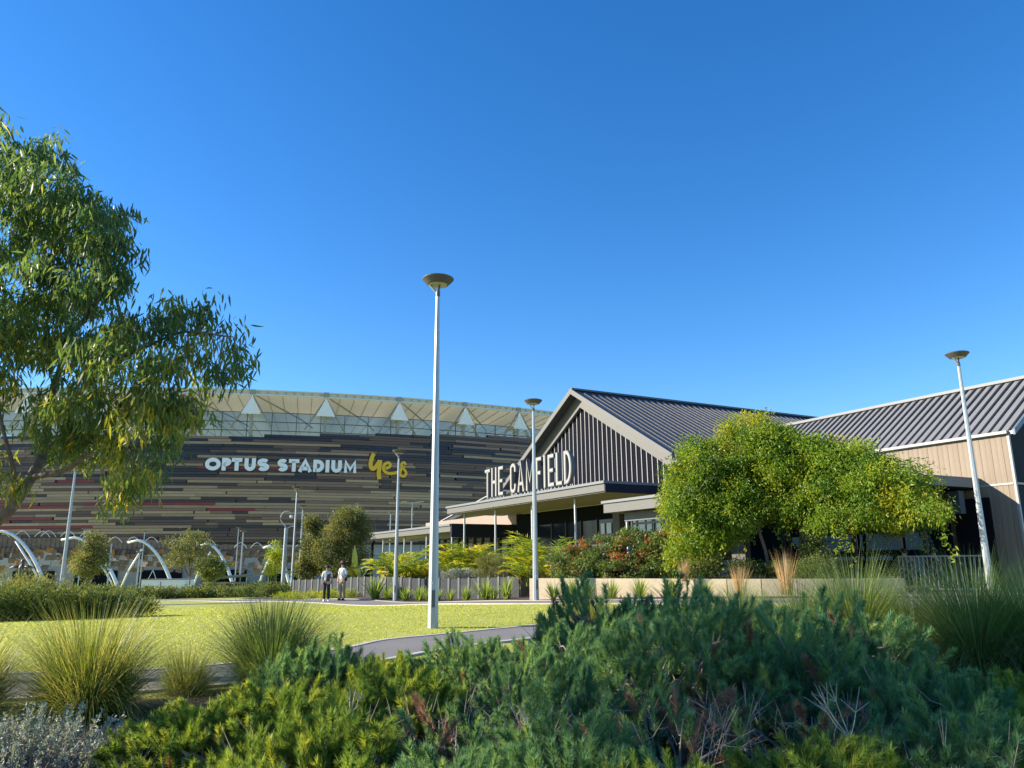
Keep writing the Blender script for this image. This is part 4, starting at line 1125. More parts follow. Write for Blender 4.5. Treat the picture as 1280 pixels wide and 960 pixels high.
shr = [ # X, Y, proto, scale, rot, label
    (-1.10, 7.9, 3, .80, .3, 'low green needle leaved shrub at the foot of the tussock pair'),
    (-1.95, 8.3, 2, .95, 1.2, 'dark needle leaved shrub tucked against the tall tussock'),
    (-1.75, 5.9, 3, 1.0, 2.0, 'sunlit yellow green needle shrub beside bare mulch'),
    (-.95, 6.5, 4, 1.15, .7, 'bright yellow green needle shrub in full sun'),
    (-2.2, 5.75, 3, .85, 1.7, 'pale green needle shrub next to the silver bush'),
    (-1.1, 5.0, 4, 1.1, 3.1, 'pale green needle shrub spreading over bark mulch'),
    (-.35, 5.6, 5, .95, 4.0, 'green needle shrub with bleached bare twigs'),
    (-.45, 8.0, 0, .85, 5.0, 'needle shrub whose shoots stand against the asphalt path'),
    (.25, 7.6, 1, .80, .9, 'dark blue green needle shrub before the path kerb'),
    (.30, 6.1, 0, .92, 2.2, 'dense teal needle shrub with tangled dry stems'),
    (.35, 4.8, 2, 1.0, 2.9, 'low teal needle shrub with brown inner twigs'),
    (1.15, 8.6, 1, 1.06, 3.6, 'large dark needle shrub rising in front of the cream wall'),
    (1.35, 7.0, 1, 1.0, .2, 'broad shaded needle shrub with upright shoots'),
    (1.05, 5.5, 5, 1.05, 1.5, 'soft green needle shrub over pinkish dry litter'),
    (2.05, 8.4, 1, 1.05, 2.7, 'tall shaded needle shrub among the tussock grasses'),
    (2.35, 7.0, 0, 1.05, 4.4, 'teal needle shrub in deep tree shade'),
    (2.0, 5.7, 5, .95, 5.6, 'shaded needle shrub with a fan of bare branches beside it'),
    (1.7, 4.6, 4, .95, .5, 'green needle shrub with a few rusty tips'),
    (3.15, 7.9, 1, .95, 1.9, 'shaded needle shrub at the foot of the dark tussock'),
    (3.05, 6.2, 0, .95, 3.3, 'blue green needle shrub with orange dead tips'),
    (2.65, 4.9, 2, 1.05, 4.9, 'low olive needle shrub over grey twigs'),
    (3.6, 5.3, 4, 1.0, 2.4, 'yellow tipped needle shrub beside the dark tussock'),
    (4.1, 6.4, 3, .9, 5.2, 'olive needle shrub below the wide tussock'),
    (3.35, 4.4, 3, .9, 1.1, 'olive needle shrub with stiff reddish shoots'),
    (.75, 4.05, 3, .8, 3.9, 'small green needle shrub spreading near dry litter'),
    (-.35, 4.3, 2, .85, 5.9, 'small dark needle shrub over mulch'),
    (4.6, 5.2, 4, .95, .2, 'yellow green needle shrub at the bed margin'),
    (1.9, 3.75, 2, .8, .8, 'low needle shrub with sparse dull green shoots'),
]
for (X, Y, k, s_, rz, lb) in shr:
    t = thing('needle_shrub', (X, Y, float(ground(X, Y)) - .01), lb, 'shrub', 'needle leaved shrubs of the garden bed', rz)
    hs_ = (1.08 if Y < 6.6 else 1.2) * (1.1 if (X > .9 and Y > 6.9) else 1.0)
    t.scale = (s_ * (1 + (hs_ - 1) * .75), s_ * (1 + (hs_ - 1) * .75), s_ * hs_)
    link('foliage', protos[k][0], t); link('stems', protos[k][1], t); link('dead_needles', protos[k][2], t)
# bare pale branch fan
def bare_branch(px, py, D, label, size, seed):
    r = np.random.default_rng(seed); p = atY(px, py, D); p[2] = float(ground(p[0], p[1]))
    h = atY(px, py, D)[2] - p[2]
    b = MB()
    st_ = np.array([0, 0, max(.02, h - .05)]); b.tube([(0, 0, 0), st_], [.004, .004], 5)
    for i in range(5):
        d = nrm(np.array([r.uniform(-.9, .9), r.uniform(-.4, .4), 1.0])); q = st_ + d * size * r.uniform(.5, .8)
        b.tube(np.array([st_, (st_ + q) / 2 + r.normal(0, .012, 3), q]), [.004, .0035, .003], 5)
        for m in range(4):
            e_ = q + nrm(d + r.normal(0, .55, 3) * [1, .5, .6]) * size * r.uniform(.25, .55); b.tube(np.array([q, e_]), [.0026, .0012], 4)
    return b.build('bare_branch', mat('pale_dead_wood', (.46, .40, .33), .9), None, loc=tuple(p), label=label, cat='branch')
bare_branch(1062, 912, 5.0, 'pale leafless branch fan standing among shaded shrubs', .30, 3)
bare_branch(660, 905, 4.9, 'crooked grey dead branch arching over shrub litter', .17, 8)
bare_branch(440, 880, 5.8, 'bleached twig tangle beside the bright yellow green shrub', .13, 21)
# tussock grasses
tus = {i: plant_grass(n, h, sp_, .0072, dr, 6, 60 + i, .24, vm).mesh('blades', m_) for i, (n, h, sp_, dr, vm, m_) in enumerate([
    (3400, 1.0, 1.75, 1.7, (.56, .25), LM_TUSS), (3200, 1.15, 1.45, 1.6, (.44, .24), LM_TUSSD), (1500, .95, 1.25, 1.3, (.5, .24), LM_TUSSD), (1500, .8, 1.6, 1.6, (.6, .22), LM_TUSS)])}
tl = [((108, 896), 0, 1.12, 'big sunlit golden green tussock grass leaning over the mulch'),
      ((338, 862), 1, 1.0, 'tall green tussock grass between lawn and needle shrubs'),
      ((232, 868), 3, .75, 'small yellowish tussock grass between the two big tussocks'),
      ((1075, 818), 1, 1.25, 'tall shaded tussock grass before the vine covered post'),
      ((1225, 838), 1, 1.25, 'wide dark tussock grass below the lamp post of the wing'),
      ((930, 793), 2, 1.05, 'fine upright tussock grass in front of the cream wall'),
      ((1005, 805), 2, 1.1, 'thin grassy tussock beside the tall shaded one'),
      ((1150, 822), 2, 1.2, 'bushy tussock grass between the two dark tussocks'),
      ((740, 786), 3, 1.0, 'small tussock peeping out behind dark needle shrubs'),
      ((1300, 840), 1, 1.2, 'dark tussock grass at the bed end by the terrace'),
      ((-45, 895), 0, .9, 'golden tussock grass growing under the eucalyptus')]
for i, ((x, y), k, s_, lb) in enumerate(tl):
    p = G(x, y); t = thing('tussock_grass', tuple(p), lb, 'grass', 'large tussock grasses of the bed', i * 1.3)
    t.scale = (s_,) * 3; link('blades', tus[k], t)
# silver bush at the corner
for (x, y, D, s_, lb) in [(38, 935, 5.5, 1.0, 'silvery grey small leaved bush spilling over mulch'), (-60, 930, 5.6, .9, 'silvery grey bush half hidden behind the tussock')]:
    p = atY(x, y, D); g = float(ground(p[0], p[1])); t = thing('silver_bush', (p[0], p[1], g), lb, 'bush', 'silver bushes'); t.scale = (1.2, 1.2, 1.25)
    b = MB(); stb = MB()
    for i in range(150):
        az = rng.uniform(0, 6.283); k = math.sqrt(rng.random()) * .52; tip = np.array([math.cos(az) * k, math.sin(az) * k, .34 * (1 - 1.6 * k * k) * rng.uniform(.65, 1.1) + .04])
        ax = nrm(np.array([math.cos(az) * k * 1.5, math.sin(az) * k * 1.5, 1.0]) + rng.normal(0, .25, 3)); bs = tip - ax * .14
        stb.tube(np.array([tip * [.3, .3, .1], bs, tip]), [.004, .003, .002], 4, cap=False)
        n_ = 46; P = bs + ax * rng.random((n_, 1)) * .17 + rng.normal(0, .007, (n_, 3)); kites(b, P * s_, rvec(n_) + ax * .8, .022, .011, np.clip(rng.normal(.5, .25, n_), 0, 1))
    b.build('foliage', LM_SILVER, t); stb.build('stems', M_TWIG, t)
# wood chips on the mulch
b = MB(); n_ = 16000
X = np.concatenate([rng.uniform(-6, 6.5, 8000), rng.uniform(-5.2, -1.2, 8000)]); Y = np.concatenate([rng.uniform(3.2, 10.0, 8000), rng.uniform(4.0, 8.2, 8000)]); Z = ground(X, Y) + .018
P = np.stack([X, Y, Z], 1); D_ = rvec(n_) * np.array([1, 1, .25])
kites(b, P, D_, rng.uniform(.02, .06, n_), rng.uniform(.008, .022, n_), rng.random(n_), .2, .5)
chip = leafmat('wood_chip', [(0, (.03, .02, .017)), (.6, (.08, .055, .042)), (1, (.22, .16, .12))], .0)
b.build('mulch_chips', chip, kind='stuff', label='bark and wood chips scattered over the garden bed', cat='mulch')
# short grass along the visible lawn
b = MB(); n_ = 60000
Yg = 10 ** rng.uniform(math.log10(9.5), math.log10(36), n_); Xg = Yg * rng.uniform(-.74, .20, n_)
near_poly = np.array([p[:2] for p in bed_back])
yb = np.interp(Xg, near_poly[:, 0], near_poly[:, 1])
npA, npB = np.array([p[:2] for p in nearE]), np.array([p[:2] for p in farE])
yA, yB = np.interp(Xg, npA[:, 0], npA[:, 1]), np.interp(Xg, npB[:, 0], npB[:, 1])
pn = resample(nE, 200); yP = np.interp(Xg, pn[:, 0], pn[:, 1]); pc = resample(cA, 60); yC = np.interp(Xg, pc[:, 0], pc[:, 1], right=99)
ok = (Yg > yb + .05) & ~((Yg > yA - .08) & (Yg < yB + .08) & (Xg > npA[0, 0])) & (Yg < yP - .1) & (Yg < yC - .1)
Xg, Yg = Xg[ok], Yg[ok]; n_ = len(Xg)
P = np.stack([Xg, Yg, ground(Xg, Yg) - .003], 1); hgt = rng.uniform(.012, .028, n_); wdt = (.006 + Yg * .0007)[:, None]
az = rng.uniform(0, math.pi, n_); s_ = np.stack([np.cos(az), np.sin(az), np.zeros(n_)], 1) * wdt
T = np.stack([P - s_, P + s_, P + np.stack([rng.normal(0, .02, n_), rng.normal(0, .02, n_), hgt], 1)], 1)
b.polys(T, np.clip(rng.normal(.55, .14, n_), 0, 1))
b.build('lawn_blades', leafmat('lawn_blade', [(0, (.18, .205, .04)), (.5, (.25, .275, .055)), (1, (.33, .325, .085))], .45, .6, .15), kind='stuff', label='short sunlit blades of the mown lawn', cat='grass')

# ------------------------------------------------------------------ vine over the pergola, hedge and palms
def L3(x, y, D, rx, ry, rz): return (atY(x, y, D), (rx, ry, rz))
pv = GD(1000, 27); vt = thing('climbing_vine', tuple(pv), 'huge yellow green climbing vine smothering a pergola beside the timber wing', 'vine')
vl = [L3(935, 555, 28, 1.15, 1.2, .95), L3(893, 588, 28, 1.35, 1.3, 1.2), L3(862, 615, 27.6, .75, 1.0, 1.0), L3(985, 590, 27.4, 1.6, 1.5, 1.15), L3(1045, 594, 26.0, 1.45, 1.5, 1.0), L3(1100, 610, 24.8, 1.2, 1.5, .95),
      L3(1140, 628, 23.7, .66, 1.3, .54), L3(880, 650, 27.2, .95, 1.0, .9), L3(930, 620, 27.4, 1.3, 1.2, .85), L3(1010, 632, 26.6, 1.2, 1.2, .60), L3(1065, 628, 26.2, 1.0, 1.2, .65), L3(865, 690, 26.6, .55, .6, .5), L3(1108, 628, 27.4, 1.1, 1.2, .8), L3(1060, 626, 28.2, 1.1, 1.0, .7), L3(1135, 640, 26.3, .8, 1.2, .6), L3(1090, 642, 24.6, .9, .8, .35), L3(1040, 648, 25.2, .6, .6, .4), L3(962, 622, 26.8, 1.2, 1.0, .65), L3(903, 652, 26.6, .85, .8, .75), L3(850, 640, 26.9, .5, .7, .8), L3(1005, 582, 27.0, 1.5, 1.3, .95), L3(960, 562, 27.4, 1.2, 1.2, .9), L3(1060, 584, 26.2, 1.3, 1.2, .8)]  # some lumps sit unseen behind the front ones, added to shade the wing wall
rel = lambda ls, o: [(c - np.array(o), r) for c, r in ls]
b = MB(); foliage(b, rel(vl, pv), 900, 190, .25, .13, .056, droop=.9, shell=(.62, 1.10), vspread=.21)
for i in range(120):          # hanging and reaching sprays that break the outline
    l = vl[i % len(vl)]; a_ = pr.uniform(0, 6.283); el_ = pr.uniform(-1.0, .8)
    d = np.array([math.cos(a_) * math.cos(el_), math.sin(a_) * math.cos(el_), math.sin(el_)]); q = l[0] - pv + d * np.array(l[1]) * 1.05
    n_ = 34; u_ = rng.random((n_, 1)); P = q + (d * .55 * u_ + np.array([0, 0, -.95]) * u_ ** 2) + rng.normal(0, .06, (n_, 3))
    kites(b, P, rvec(n_) + np.array([0, 0, -.6]), .15 * rng.uniform(.6, 1.2, n_), .065, np.clip(rng.normal(.6, .2, n_), 0, 1))
b.build('foliage', LM_VINE, vt)
b = MB(); foliage(b, rel([L3(1018, 680, 25.8, .40, .4, .75), L3(1022, 710, 25.6, .5, .5, .45), L3(880, 708, 26.2, .8, .5, .35), L3(930, 712, 26, .7, .5, .3), L3(975, 712, 25.9, .6, .4, .28)], pv), 190, 60, .14, .085, .045, droop=.4, shell=(.3, 1.0), vspread=.3)
b.build('lower_foliage', LM_BUSH, vt)
b = MB()
for i in range(26):
    q = atY(pr.uniform(850, 1170), pr.uniform(560, 640), 26.4 if i % 2 else 27.2) - pv; d = np.array([pr.uniform(-.8, .8), -.5, pr.uniform(-.3, .7)])
    b.tube(np.array([q, q + d * .7, q + d * 1.15 + np.array([0, 0, -.3])]), [.012, .008, .003], 4)
b.build('tendril', M_TWIG, vt, kind='stuff')
b = MB()
for x in (958, 1012):
    p = atY(x, 735, 26.6) - pv; limb(b, [p, p + np.array([.1, 0, 1.0]), p + np.array([-.1, .1, 2.2]), p + np.array([.2, .2, 3.2])], .07, .04)
b.build('stem', M_BARK, vt)
pg = thing('pergola', tuple(pv), 'dark steel pergola frame hidden beneath the climbing vine', 'pergola')
b0 = BL(-3, 1, 0)
for a_, s_ in ((-2.8, 1.6), (-9.2, 1.6), (-2.8, 4.2), (-6.0, 4.2), (-9.2, 4.2)):
    p = BL(a_, s_, 0) - pv; b = MB(); b.box(p + UZ * 1.9, BE * .06, BN * .06, UZ * 1.6); b.build('post', M_METALWALL, pg)
for s_ in (1.6, 4.2):
    b = MB(); b.box(BL(-6, s_, 3.6) - pv, BE * 3.3, BN * .05, UZ * .09); b.build('beam', M_METALWALL, pg)

ph = GD(790, 29); hd = thing('hedge', tuple(ph), 'clipped red tipped green hedge above the cream garden wall', 'hedge')
hl = [L3(x, y, D, rx, .8, rz) for x, y, D, rx, rz in [(712, 705, 30.2, .75, .62), (750, 698, 29.8, .85, .75), (790, 692, 29.3, .9, .85), (830, 694, 28.7, .9, .85), (862, 700, 28.2, .7, .75), (775, 712, 28.9, .9, .5), (735, 714, 29.6, .8, .4), (825, 714, 28.4, .9, .45)]]
b = MB(); foliage(b, rel(hl, ph), 620, 62, .12, .11, .06, droop=0, shell=(.75, 1.02), vspread=.2); b.build('foliage', LM_HEDGE, hd)
b = MB(); 
for i in range(16):
    c = hl[i % 6][0] - ph + np.array([pr.uniform(-.7, .7), pr.uniform(-.6, 0), hl[i % 6][1][2] * pr.uniform(.4, 1.0)])
    n_ = 45; kites(b, c + rng.normal(0, .09, (n_, 3)), rvec(n_) + np.array([0, 0, .8]), .08, .04, np.clip(rng.normal(.95, .05, n_), 0, 1))
b.build('red_shoots', LM_HEDGE, hd)
b = MB()
for k in range(9): b.tube([np.array([pr.uniform(-1.9, 1.9), pr.uniform(-.3, .5), -.1]), np.array([pr.uniform(-1.9, 1.9), 0, 1.1])], [.03, .012], 5)
b.build('stems', M_BARK, hd)

def make_palm(seed, nf, L, up=1.0):
    r = np.random.default_rng(seed); lv, st_ = MB(), MB()
    for i in range(nf):
        az = r.uniform(0, 6.283); ln = L * r.uniform(.7, 1.1); e0_ = r.uniform(1.0, 1.55) * up; bs = np.array([r.normal(0, .12), r.normal(0, .12), 0])
        pts = [bs]; n_ = 14; d0 = np.array([math.cos(az), math.sin(az), 0])
        for k in range(n_):
            a = e0_ - 1.5 * (k / n_) ** 1.4
            pts.append(pts[-1] + (d0 * math.cos(a) + UZ * math.sin(a)) * ln / n_)
        pts = np.array(pts); st_.tube(pts, np.linspace(.022, .005, n_ + 1), 4, cap=False)
        v = np.clip(r.normal(.55, .22), 0, 1); sd_ = np.array([-d0[1], d0[0], 0])
        P, D, LL = [], [], []
        for k in range(4, n_ + 1):
            t = nrm(pts[k] - pts[k - 1])
            for h in (0, .5):
                for s_ in (-1, 1):
                    P.append(pts[k] - (pts[k] - pts[k - 1]) * h); D.append(sd_ * s_ + t * .7 + UZ * r.uniform(-.35, .25)); LL.append(ln * .22 * (1 - .55 * abs(k / n_ - .55)))
        n2 = len(P); kites(lv, np.array(P), np.array(D), np.array(LL), .045, np.clip(v + r.normal(0, .1, n2), 0, 1), .15, .35)
    return lv.mesh('fronds', LM_PALM), st_.mesh('stalks', mat('palm_stalk', (.22, .22, .04), .6))
pal = [make_palm(80 + i, n_, L) for i, (n_, L) in enumerate([(34, 2.5), (28, 2.1), (38, 2.9)])]
for i, (x, D, k, s_, lb) in enumerate([(487, 44, 0, 1.0, 'yellow green cane palm behind the lamp at the metal wall'), (505, 45.5, 1, 1.25, 'darker cane palm with broad fronds beside the glazed doors'),
        (527, 43.5, 1, .9, 'small golden cane palm next to the tall lamp pole'), (566, 41.5, 0, .95, 'cane palm with drooping green fronds under the canopy'), (585, 41, 0, 1.1, 'bright golden cane palm before the dark low canopy'), (601, 40.5, 1, 1.1, 'golden cane palm beside a canopy column'),
        (660, 34.0, 0, .85, 'lush cane palm spilling behind the corner of the cream wall'), (682, 33.0, 2, .92, 'tall cane palm reaching up to the main canopy'), (692, 32.5, 1, .9, 'dark green cane palm at the hedge end')]):
    p = GD(x, D); t = thing('cane_palm', (p[0], p[1], p[2] + .45), lb, 'palm', 'cane palms in the raised bed', i * .9); t.scale = (s_,) * 3
    link('fronds', pal[k][0], t); link('stalks', pal[k][1], t)
# banana-like plant with paddle leaves
p = GD(443, 46.5); t = thing('paddle_plant', (p[0], p[1], p[2] + .4), 'tall paddle leaved plant with one pale upright leaf near the trees', 'plant')
for i in range(13):
    r_ = np.random.default_rng(300 + i); az = r_.uniform(0, 6.28); ln = r_.uniform(1.3, 2.0) if i else 2.5; e_ = r_.uniform(.7, 1.3) if i else 1.53
    d0 = np.array([math.cos(az), math.sin(az), 0]); sd_ = np.array([-d0[1], d0[0], 0]); pts = [np.zeros(3)]
    if i == 0: sd_ = np.array([1.0, 0, 0])
    for k in range(10):
        a = e_ - (1.0 if i else .05) * (k / 10) ** 2; pts.append(pts[-1] + (d0 * math.cos(a) + UZ * math.sin(a)) * ln / 10)
    wv = [.03, .03, .03, .04, .08, .15, .18, .17, .13, .07, .01] if i == 0 else [.03, .03, .04, .08, .2, .27, .29, .27, .2, .1, .01]; b = MB()
    for k in range(10):
        q = np.array([[pts[k] - sd_ * wv[k], pts[k] + UZ * -.03, pts[k + 1] + UZ * -.03, pts[k + 1] - sd_ * wv[k + 1]], [pts[k] + UZ * -.03, pts[k] + sd_ * wv[k], pts[k + 1] + sd_ * wv[k + 1], pts[k + 1] + UZ * -.03]])
        b.polys(q, np.full(2, .75 if i == 0 else r_.uniform(.0, .7)))
    b.build('leaf', LM_STRAP if i in (0, 4) else LM_BUSH, t)
# strap-leaved plants along the wall foot
STRAPLAB = ['largest strap leaved plant, filling the gap in the grey metal wall', 'strap plant just before the lamp post at the metal wall', 'strap plant just past the lamp post at the metal wall',
    'yellowish strap plant between that lamp and the tall lawn lamp', 'strap plant partly hidden by the tall lawn lamp pole', 'tiny strap plant at the metal wall below the silvery bush', 'small strap plant at the metal wall under the silvery bush edge',
    'broad strap plant at the metal wall under the rosemary like bush', 'broad strap plant in front of the dark brown end panel', 'low strap plant between the two broad ones by the end panel', 'narrow strap plant at the cream wall beside the lamp post',
    'strap plant at the cream wall under the start of the hedge', 'close neighbour strap plant doubling the one under the hedge start', 'small strap plant at the cream wall below the red shoots', 'strap plant at the cream wall below the middle of the hedge',
    'strap plant at the cream wall near the reed tuft', 'small strap plant at the cream wall beneath the vine', 'small strap plant right behind the tall lawn lamp pole']
strap = [plant_grass(75, .85, 1.0, .055, .55, 4, 90 + i, .10, (.5, .25)).mesh('leaves', LM_STRAP) for i in range(3)]
for i, (x, y, s_) in enumerate([(469, 748, 1.45), (484, 749, .9), (507, 748.5, .8), (524, 748.5, .85), (535, 748.5, .8), (563, 748.5, .65), (583, 748.5, .8), (607, 748.5, 1.1), (633, 748.5, 1.1), (617, 749, .7), (692, 752, .75), (718, 752, .9), (733, 751, .8), (765, 751, .75), (800, 751, .8), (840, 752, .8), (880, 752, .7), (548, 749, .7)]):
    d_ = {True: 35.2, False: 26.6}[x < 650]
    d_ = np.interp(x, [460, 500, 580, 650, 670, 740, 830, 930], [39.3, 37.9, 34.9, 32.2, 28.3, 27.2, 25.9, 24.5])
    p = GD(x, d_); t = thing('strap_plant', (p[0], p[1], p[2] + .02), STRAPLAB[i], 'plant', 'strap plants along the metal wall' if x < 650 else 'strap plants along the cream wall', i * 1.7)
    t.scale = (s_,) * 3; link('leaves', strap[i % 3], t)
# dry reed tufts before the vine
reed = plant_grass(160, 1.0, .35, .012, .25, 4, 120, .12, (.5, .25)).mesh('blades', LM_REED)
for i, (x, D, s_, zz, lb) in enumerate([(857, 25.8, .75, .5, 'dry tan reed tuft at the hedge end on the cream wall'), (984, 23.6, 1.3, .1, 'tall dry tan reed tuft before the vine'), (925, 23.8, 1.0, .05, 'pale dry reed tuft in front of the cream wall')]):
    p = GD(x, D); t = thing('reed_tuft', (p[0], p[1], p[2] + zz), lb, 'reed', 'dry reed tufts', i); t.scale = (s_,) * 3; link('blades', reed, t)
# bushes and small trees
def bush(px, D, w, h, lb, m, dz=0, n=120, per=46, L=.07, W=.03, sub=.11, name='bush', group=None, droop=0.0, vs_=.2):
    p = GD(px, D); t = thing(name, (p[0], p[1], p[2] + dz), lb, 'bush', group)
    b = MB(); foliage(b, [((0, 0, h * .45), (w / 2, w / 2 * .8, h * .55)), ((w * .22, -.1, h * .35), (w * .33, w * .3, h * .4)), ((-w * .25, 0, h * .4), (w * .3, w * .3, h * .45))], n, per, sub, L, W, droop=droop, shell=(.5, 1.02), zmin=-.02, vspread=vs_); b.build('foliage', m, t)
    b = MB()
    for k in range(5): b.tube([np.array([pr.uniform(-.1, .1) * w, 0, -.05]), np.array([pr.uniform(-.3, .3) * w, pr.uniform(-.2, .2) * w, h * .6])], [.02, .008], 4)
    b.build('stems', M_BARK, t)
    return t
bush(617, 36.4, 1.75, 1.35, 'upright grey green rosemary like bush on the metal wall', LM_GUM, .7, 150, 60, .10, .014, .10, droop=-1.0)
bush(578, 38.2, 1.9, .6, 'rounded silvery white bush spilling over the metal wall', LM_SILVER, .75, 130, 50, .06, .026, .09)
bush(1022, 25.0, 1.3, .9, 'small glossy leaved bush at the vine covered post', LM_BUSH, .3)
bush(815, 29.2, 1.2, 1.9, 'grey green fine leaved shrub behind the hedge by the canopy', LM_GUM, .4, 110, 50, .11, .014, .12, droop=-.6)
wide = [(-30, 21.5, 3.4, 1.0, 'dark dense bush at the edge of the lawn under the eucalyptus'), (40, 21.8, 2.6, .92, 'broad sunlit bush beside the lawn under the eucalyptus'), (95, 22.4, 2.4, .82, 'feathery yellow green bush near the lamp base'), (143, 22.8, 2.2, .62, 'low yellow green bush at the tip of the planting island'), (10, 25, 3.5, 1.4, 'tall grey green shrub behind the lawn bushes')]
for x, D, w, h, lb in wide: bush(x, D, w, h, lb, LM_GUM if 'grey' in lb else LM_BUSH, 0, 240, 60, .10, .022, .13, group='bushes on the lawn island', droop=-.7, vs_=.26)
for i, (x, D, w, h, lb) in enumerate([(150, 52, 4.5, 1.0, 'dark low bush row behind the small tree'), (185, 52, 3.0, .75, 'round green bush before the white cabin'), (230, 53, 3.4, .7, 'low green bush near the thin gum tree'), (270, 53, 3.4, .8, 'rounded green bush below the kiosk'), (312, 54, 2.4, .6, 'small green bush next to the kiosk screen'), (325, 52.5, 2.8, .9, 'green bush by the paved path corner'), (346, 51.5, 2.4, .9, 'olive bush at the foot of the camera pole'), (115, 52, 3.5, .9, 'dark bush row beside the arbour lamp')]):
    bush(x, D, w, h, lb, LM_BUSH, 0, 110, 40, .14, .06, .16, group='low bushes at the back of the lawn')
bush(385, 43.6, 3.4, .42, 'low yellow green ground cover along the metal wall', LM_PALM, 0, 110, 36, .10, .03, .10, group=None)
bush(425, 41.5, 2.2, .40, 'low yellow ground cover behind the standing pair', LM_PALM, 0, 80, 36, .10, .03, .10)
def small_tree(px, D, ytop, lumps, lb, m, n, per, L, W, sub, trunk_px=None, dz=0):
    p = GD(trunk_px or px, D); t = thing('small_tree', tuple(p), lb, 'tree'); g = p.copy()
    ls = [(atY(x, y, D) - g, (rx, rx * .8, rz)) for x, y, rx, rz in lumps]
    b = MB(); foliage(b, ls, n, per, sub, L, W, droop=.3, shell=(.45, 1.03), vspread=.24); b.build('crown', m, t)
    b = MB(); top = max(l[0][2] for l in ls)
    limb(b, [(0, 0, -.1), (.05, 0, top * .35), (ls[0][0][0] * .6, 0, top * .7), ls[0][0]], .07, .02, 6)
    for l in ls[1:]: limb(b, [(.03, 0, top * .3), (l[0][0] * .55, 0, top * .3 + (l[0][2] - top * .3) * .6), l[0]], .045, .012, 5)
    b.build('trunk', M_BARK, t, smooth=True)
small_tree(112, 70, 664, [(112, 700, 1.5, 1.7), (116, 680, 1.1, 1.1), (104, 705, 1.0, 1.1), (124, 700, .9, 1.5)], 'bushy rounded young tree before the arbour arches', LM_GUM, 190, 42, .20, .09, .25)
small_tree(235, 66, 662, [(232, 690, 1.3, 1.1), (246, 678, 1.2, .9), (222, 700, 1.0, .8), (250, 700, .9, .8), (238, 668, .9, .5), (215, 678, .6, .4)], 'thin airy young gum tree by the arbour', LM_GUM, 120, 32, .20, .08, .26)
small_tree(268, 75, 700, [(266, 712, 1.2, 1.2), (258, 708, .8, 1.0)], 'small dark round tree next to the airy gum', LM_BUSH, 110, 40, .2, .1, .24)
small_tree(343, 66, 690, [(342, 705, .8, 1.2), (345, 690, .6, .9)], 'narrow yellowish sapling behind the camera pole', LM_PALM, 80, 36, .16, .07, .2)
small_tree(390, 53, 640, [(390, 700, 1.0, 1.2), (391, 675, .8, 1.1), (392, 655, .45, .7), (385, 712, .9, .8)], 'narrow dark green tree behind the grey wall', LM_GUM, 230, 46, .16, .07, .2)
small_tree(432, 52, 632, [(430, 668, 1.4, 1.2), (437, 648, 1.1, .8), (415, 690, 1.2, 1.2), (448, 660, .9, .9), (425, 705, 1.3, .9), (440, 690, 1.1, 1.0)], 'dense rounded gum tree behind the paddle leaved plant', LM_GUM, 480, 50, .15, .06, .2)

# ------------------------------------------------------------------ people
def skin(name, V_, E_, R_, m, parent, sub=2, root=0, loc=None, **kw):
    me = bpy.data.meshes.new(name); me.from_pydata([tuple(v) for v in V_], E_, []); o = bpy.data.objects.new(name, me); COL.objects.link(o)
    sm = o.modifiers.new('s', 'SKIN'); sm.use_smooth_shade = True
    for i, v in enumerate(me.skin_vertices[0].data):
        rr = R_[i]; v.radius = (rr, rr) if np.isscalar(rr) else rr; v.use_root = (i == root)
    o.modifiers.new('d', 'SUBSURF').levels = sub; o.modifiers['d'].render_levels = sub
    dg = bpy.context.evaluated_depsgraph_get(); m2 = bpy.data.meshes.new_from_object(o.evaluated_get(dg)); m2.name = name
    bpy.data.objects.remove(o); m2.materials.clear(); m2.materials.append(m)
    for p_ in m2.polygons: p_.use_smooth = True
    return link(name, m2, parent, loc, **kw)
M_SKIN = mat('skin', (.42, .26, .19), .6); M_HAIR = mat('dark_hair', (.018, .014, .012), .7)
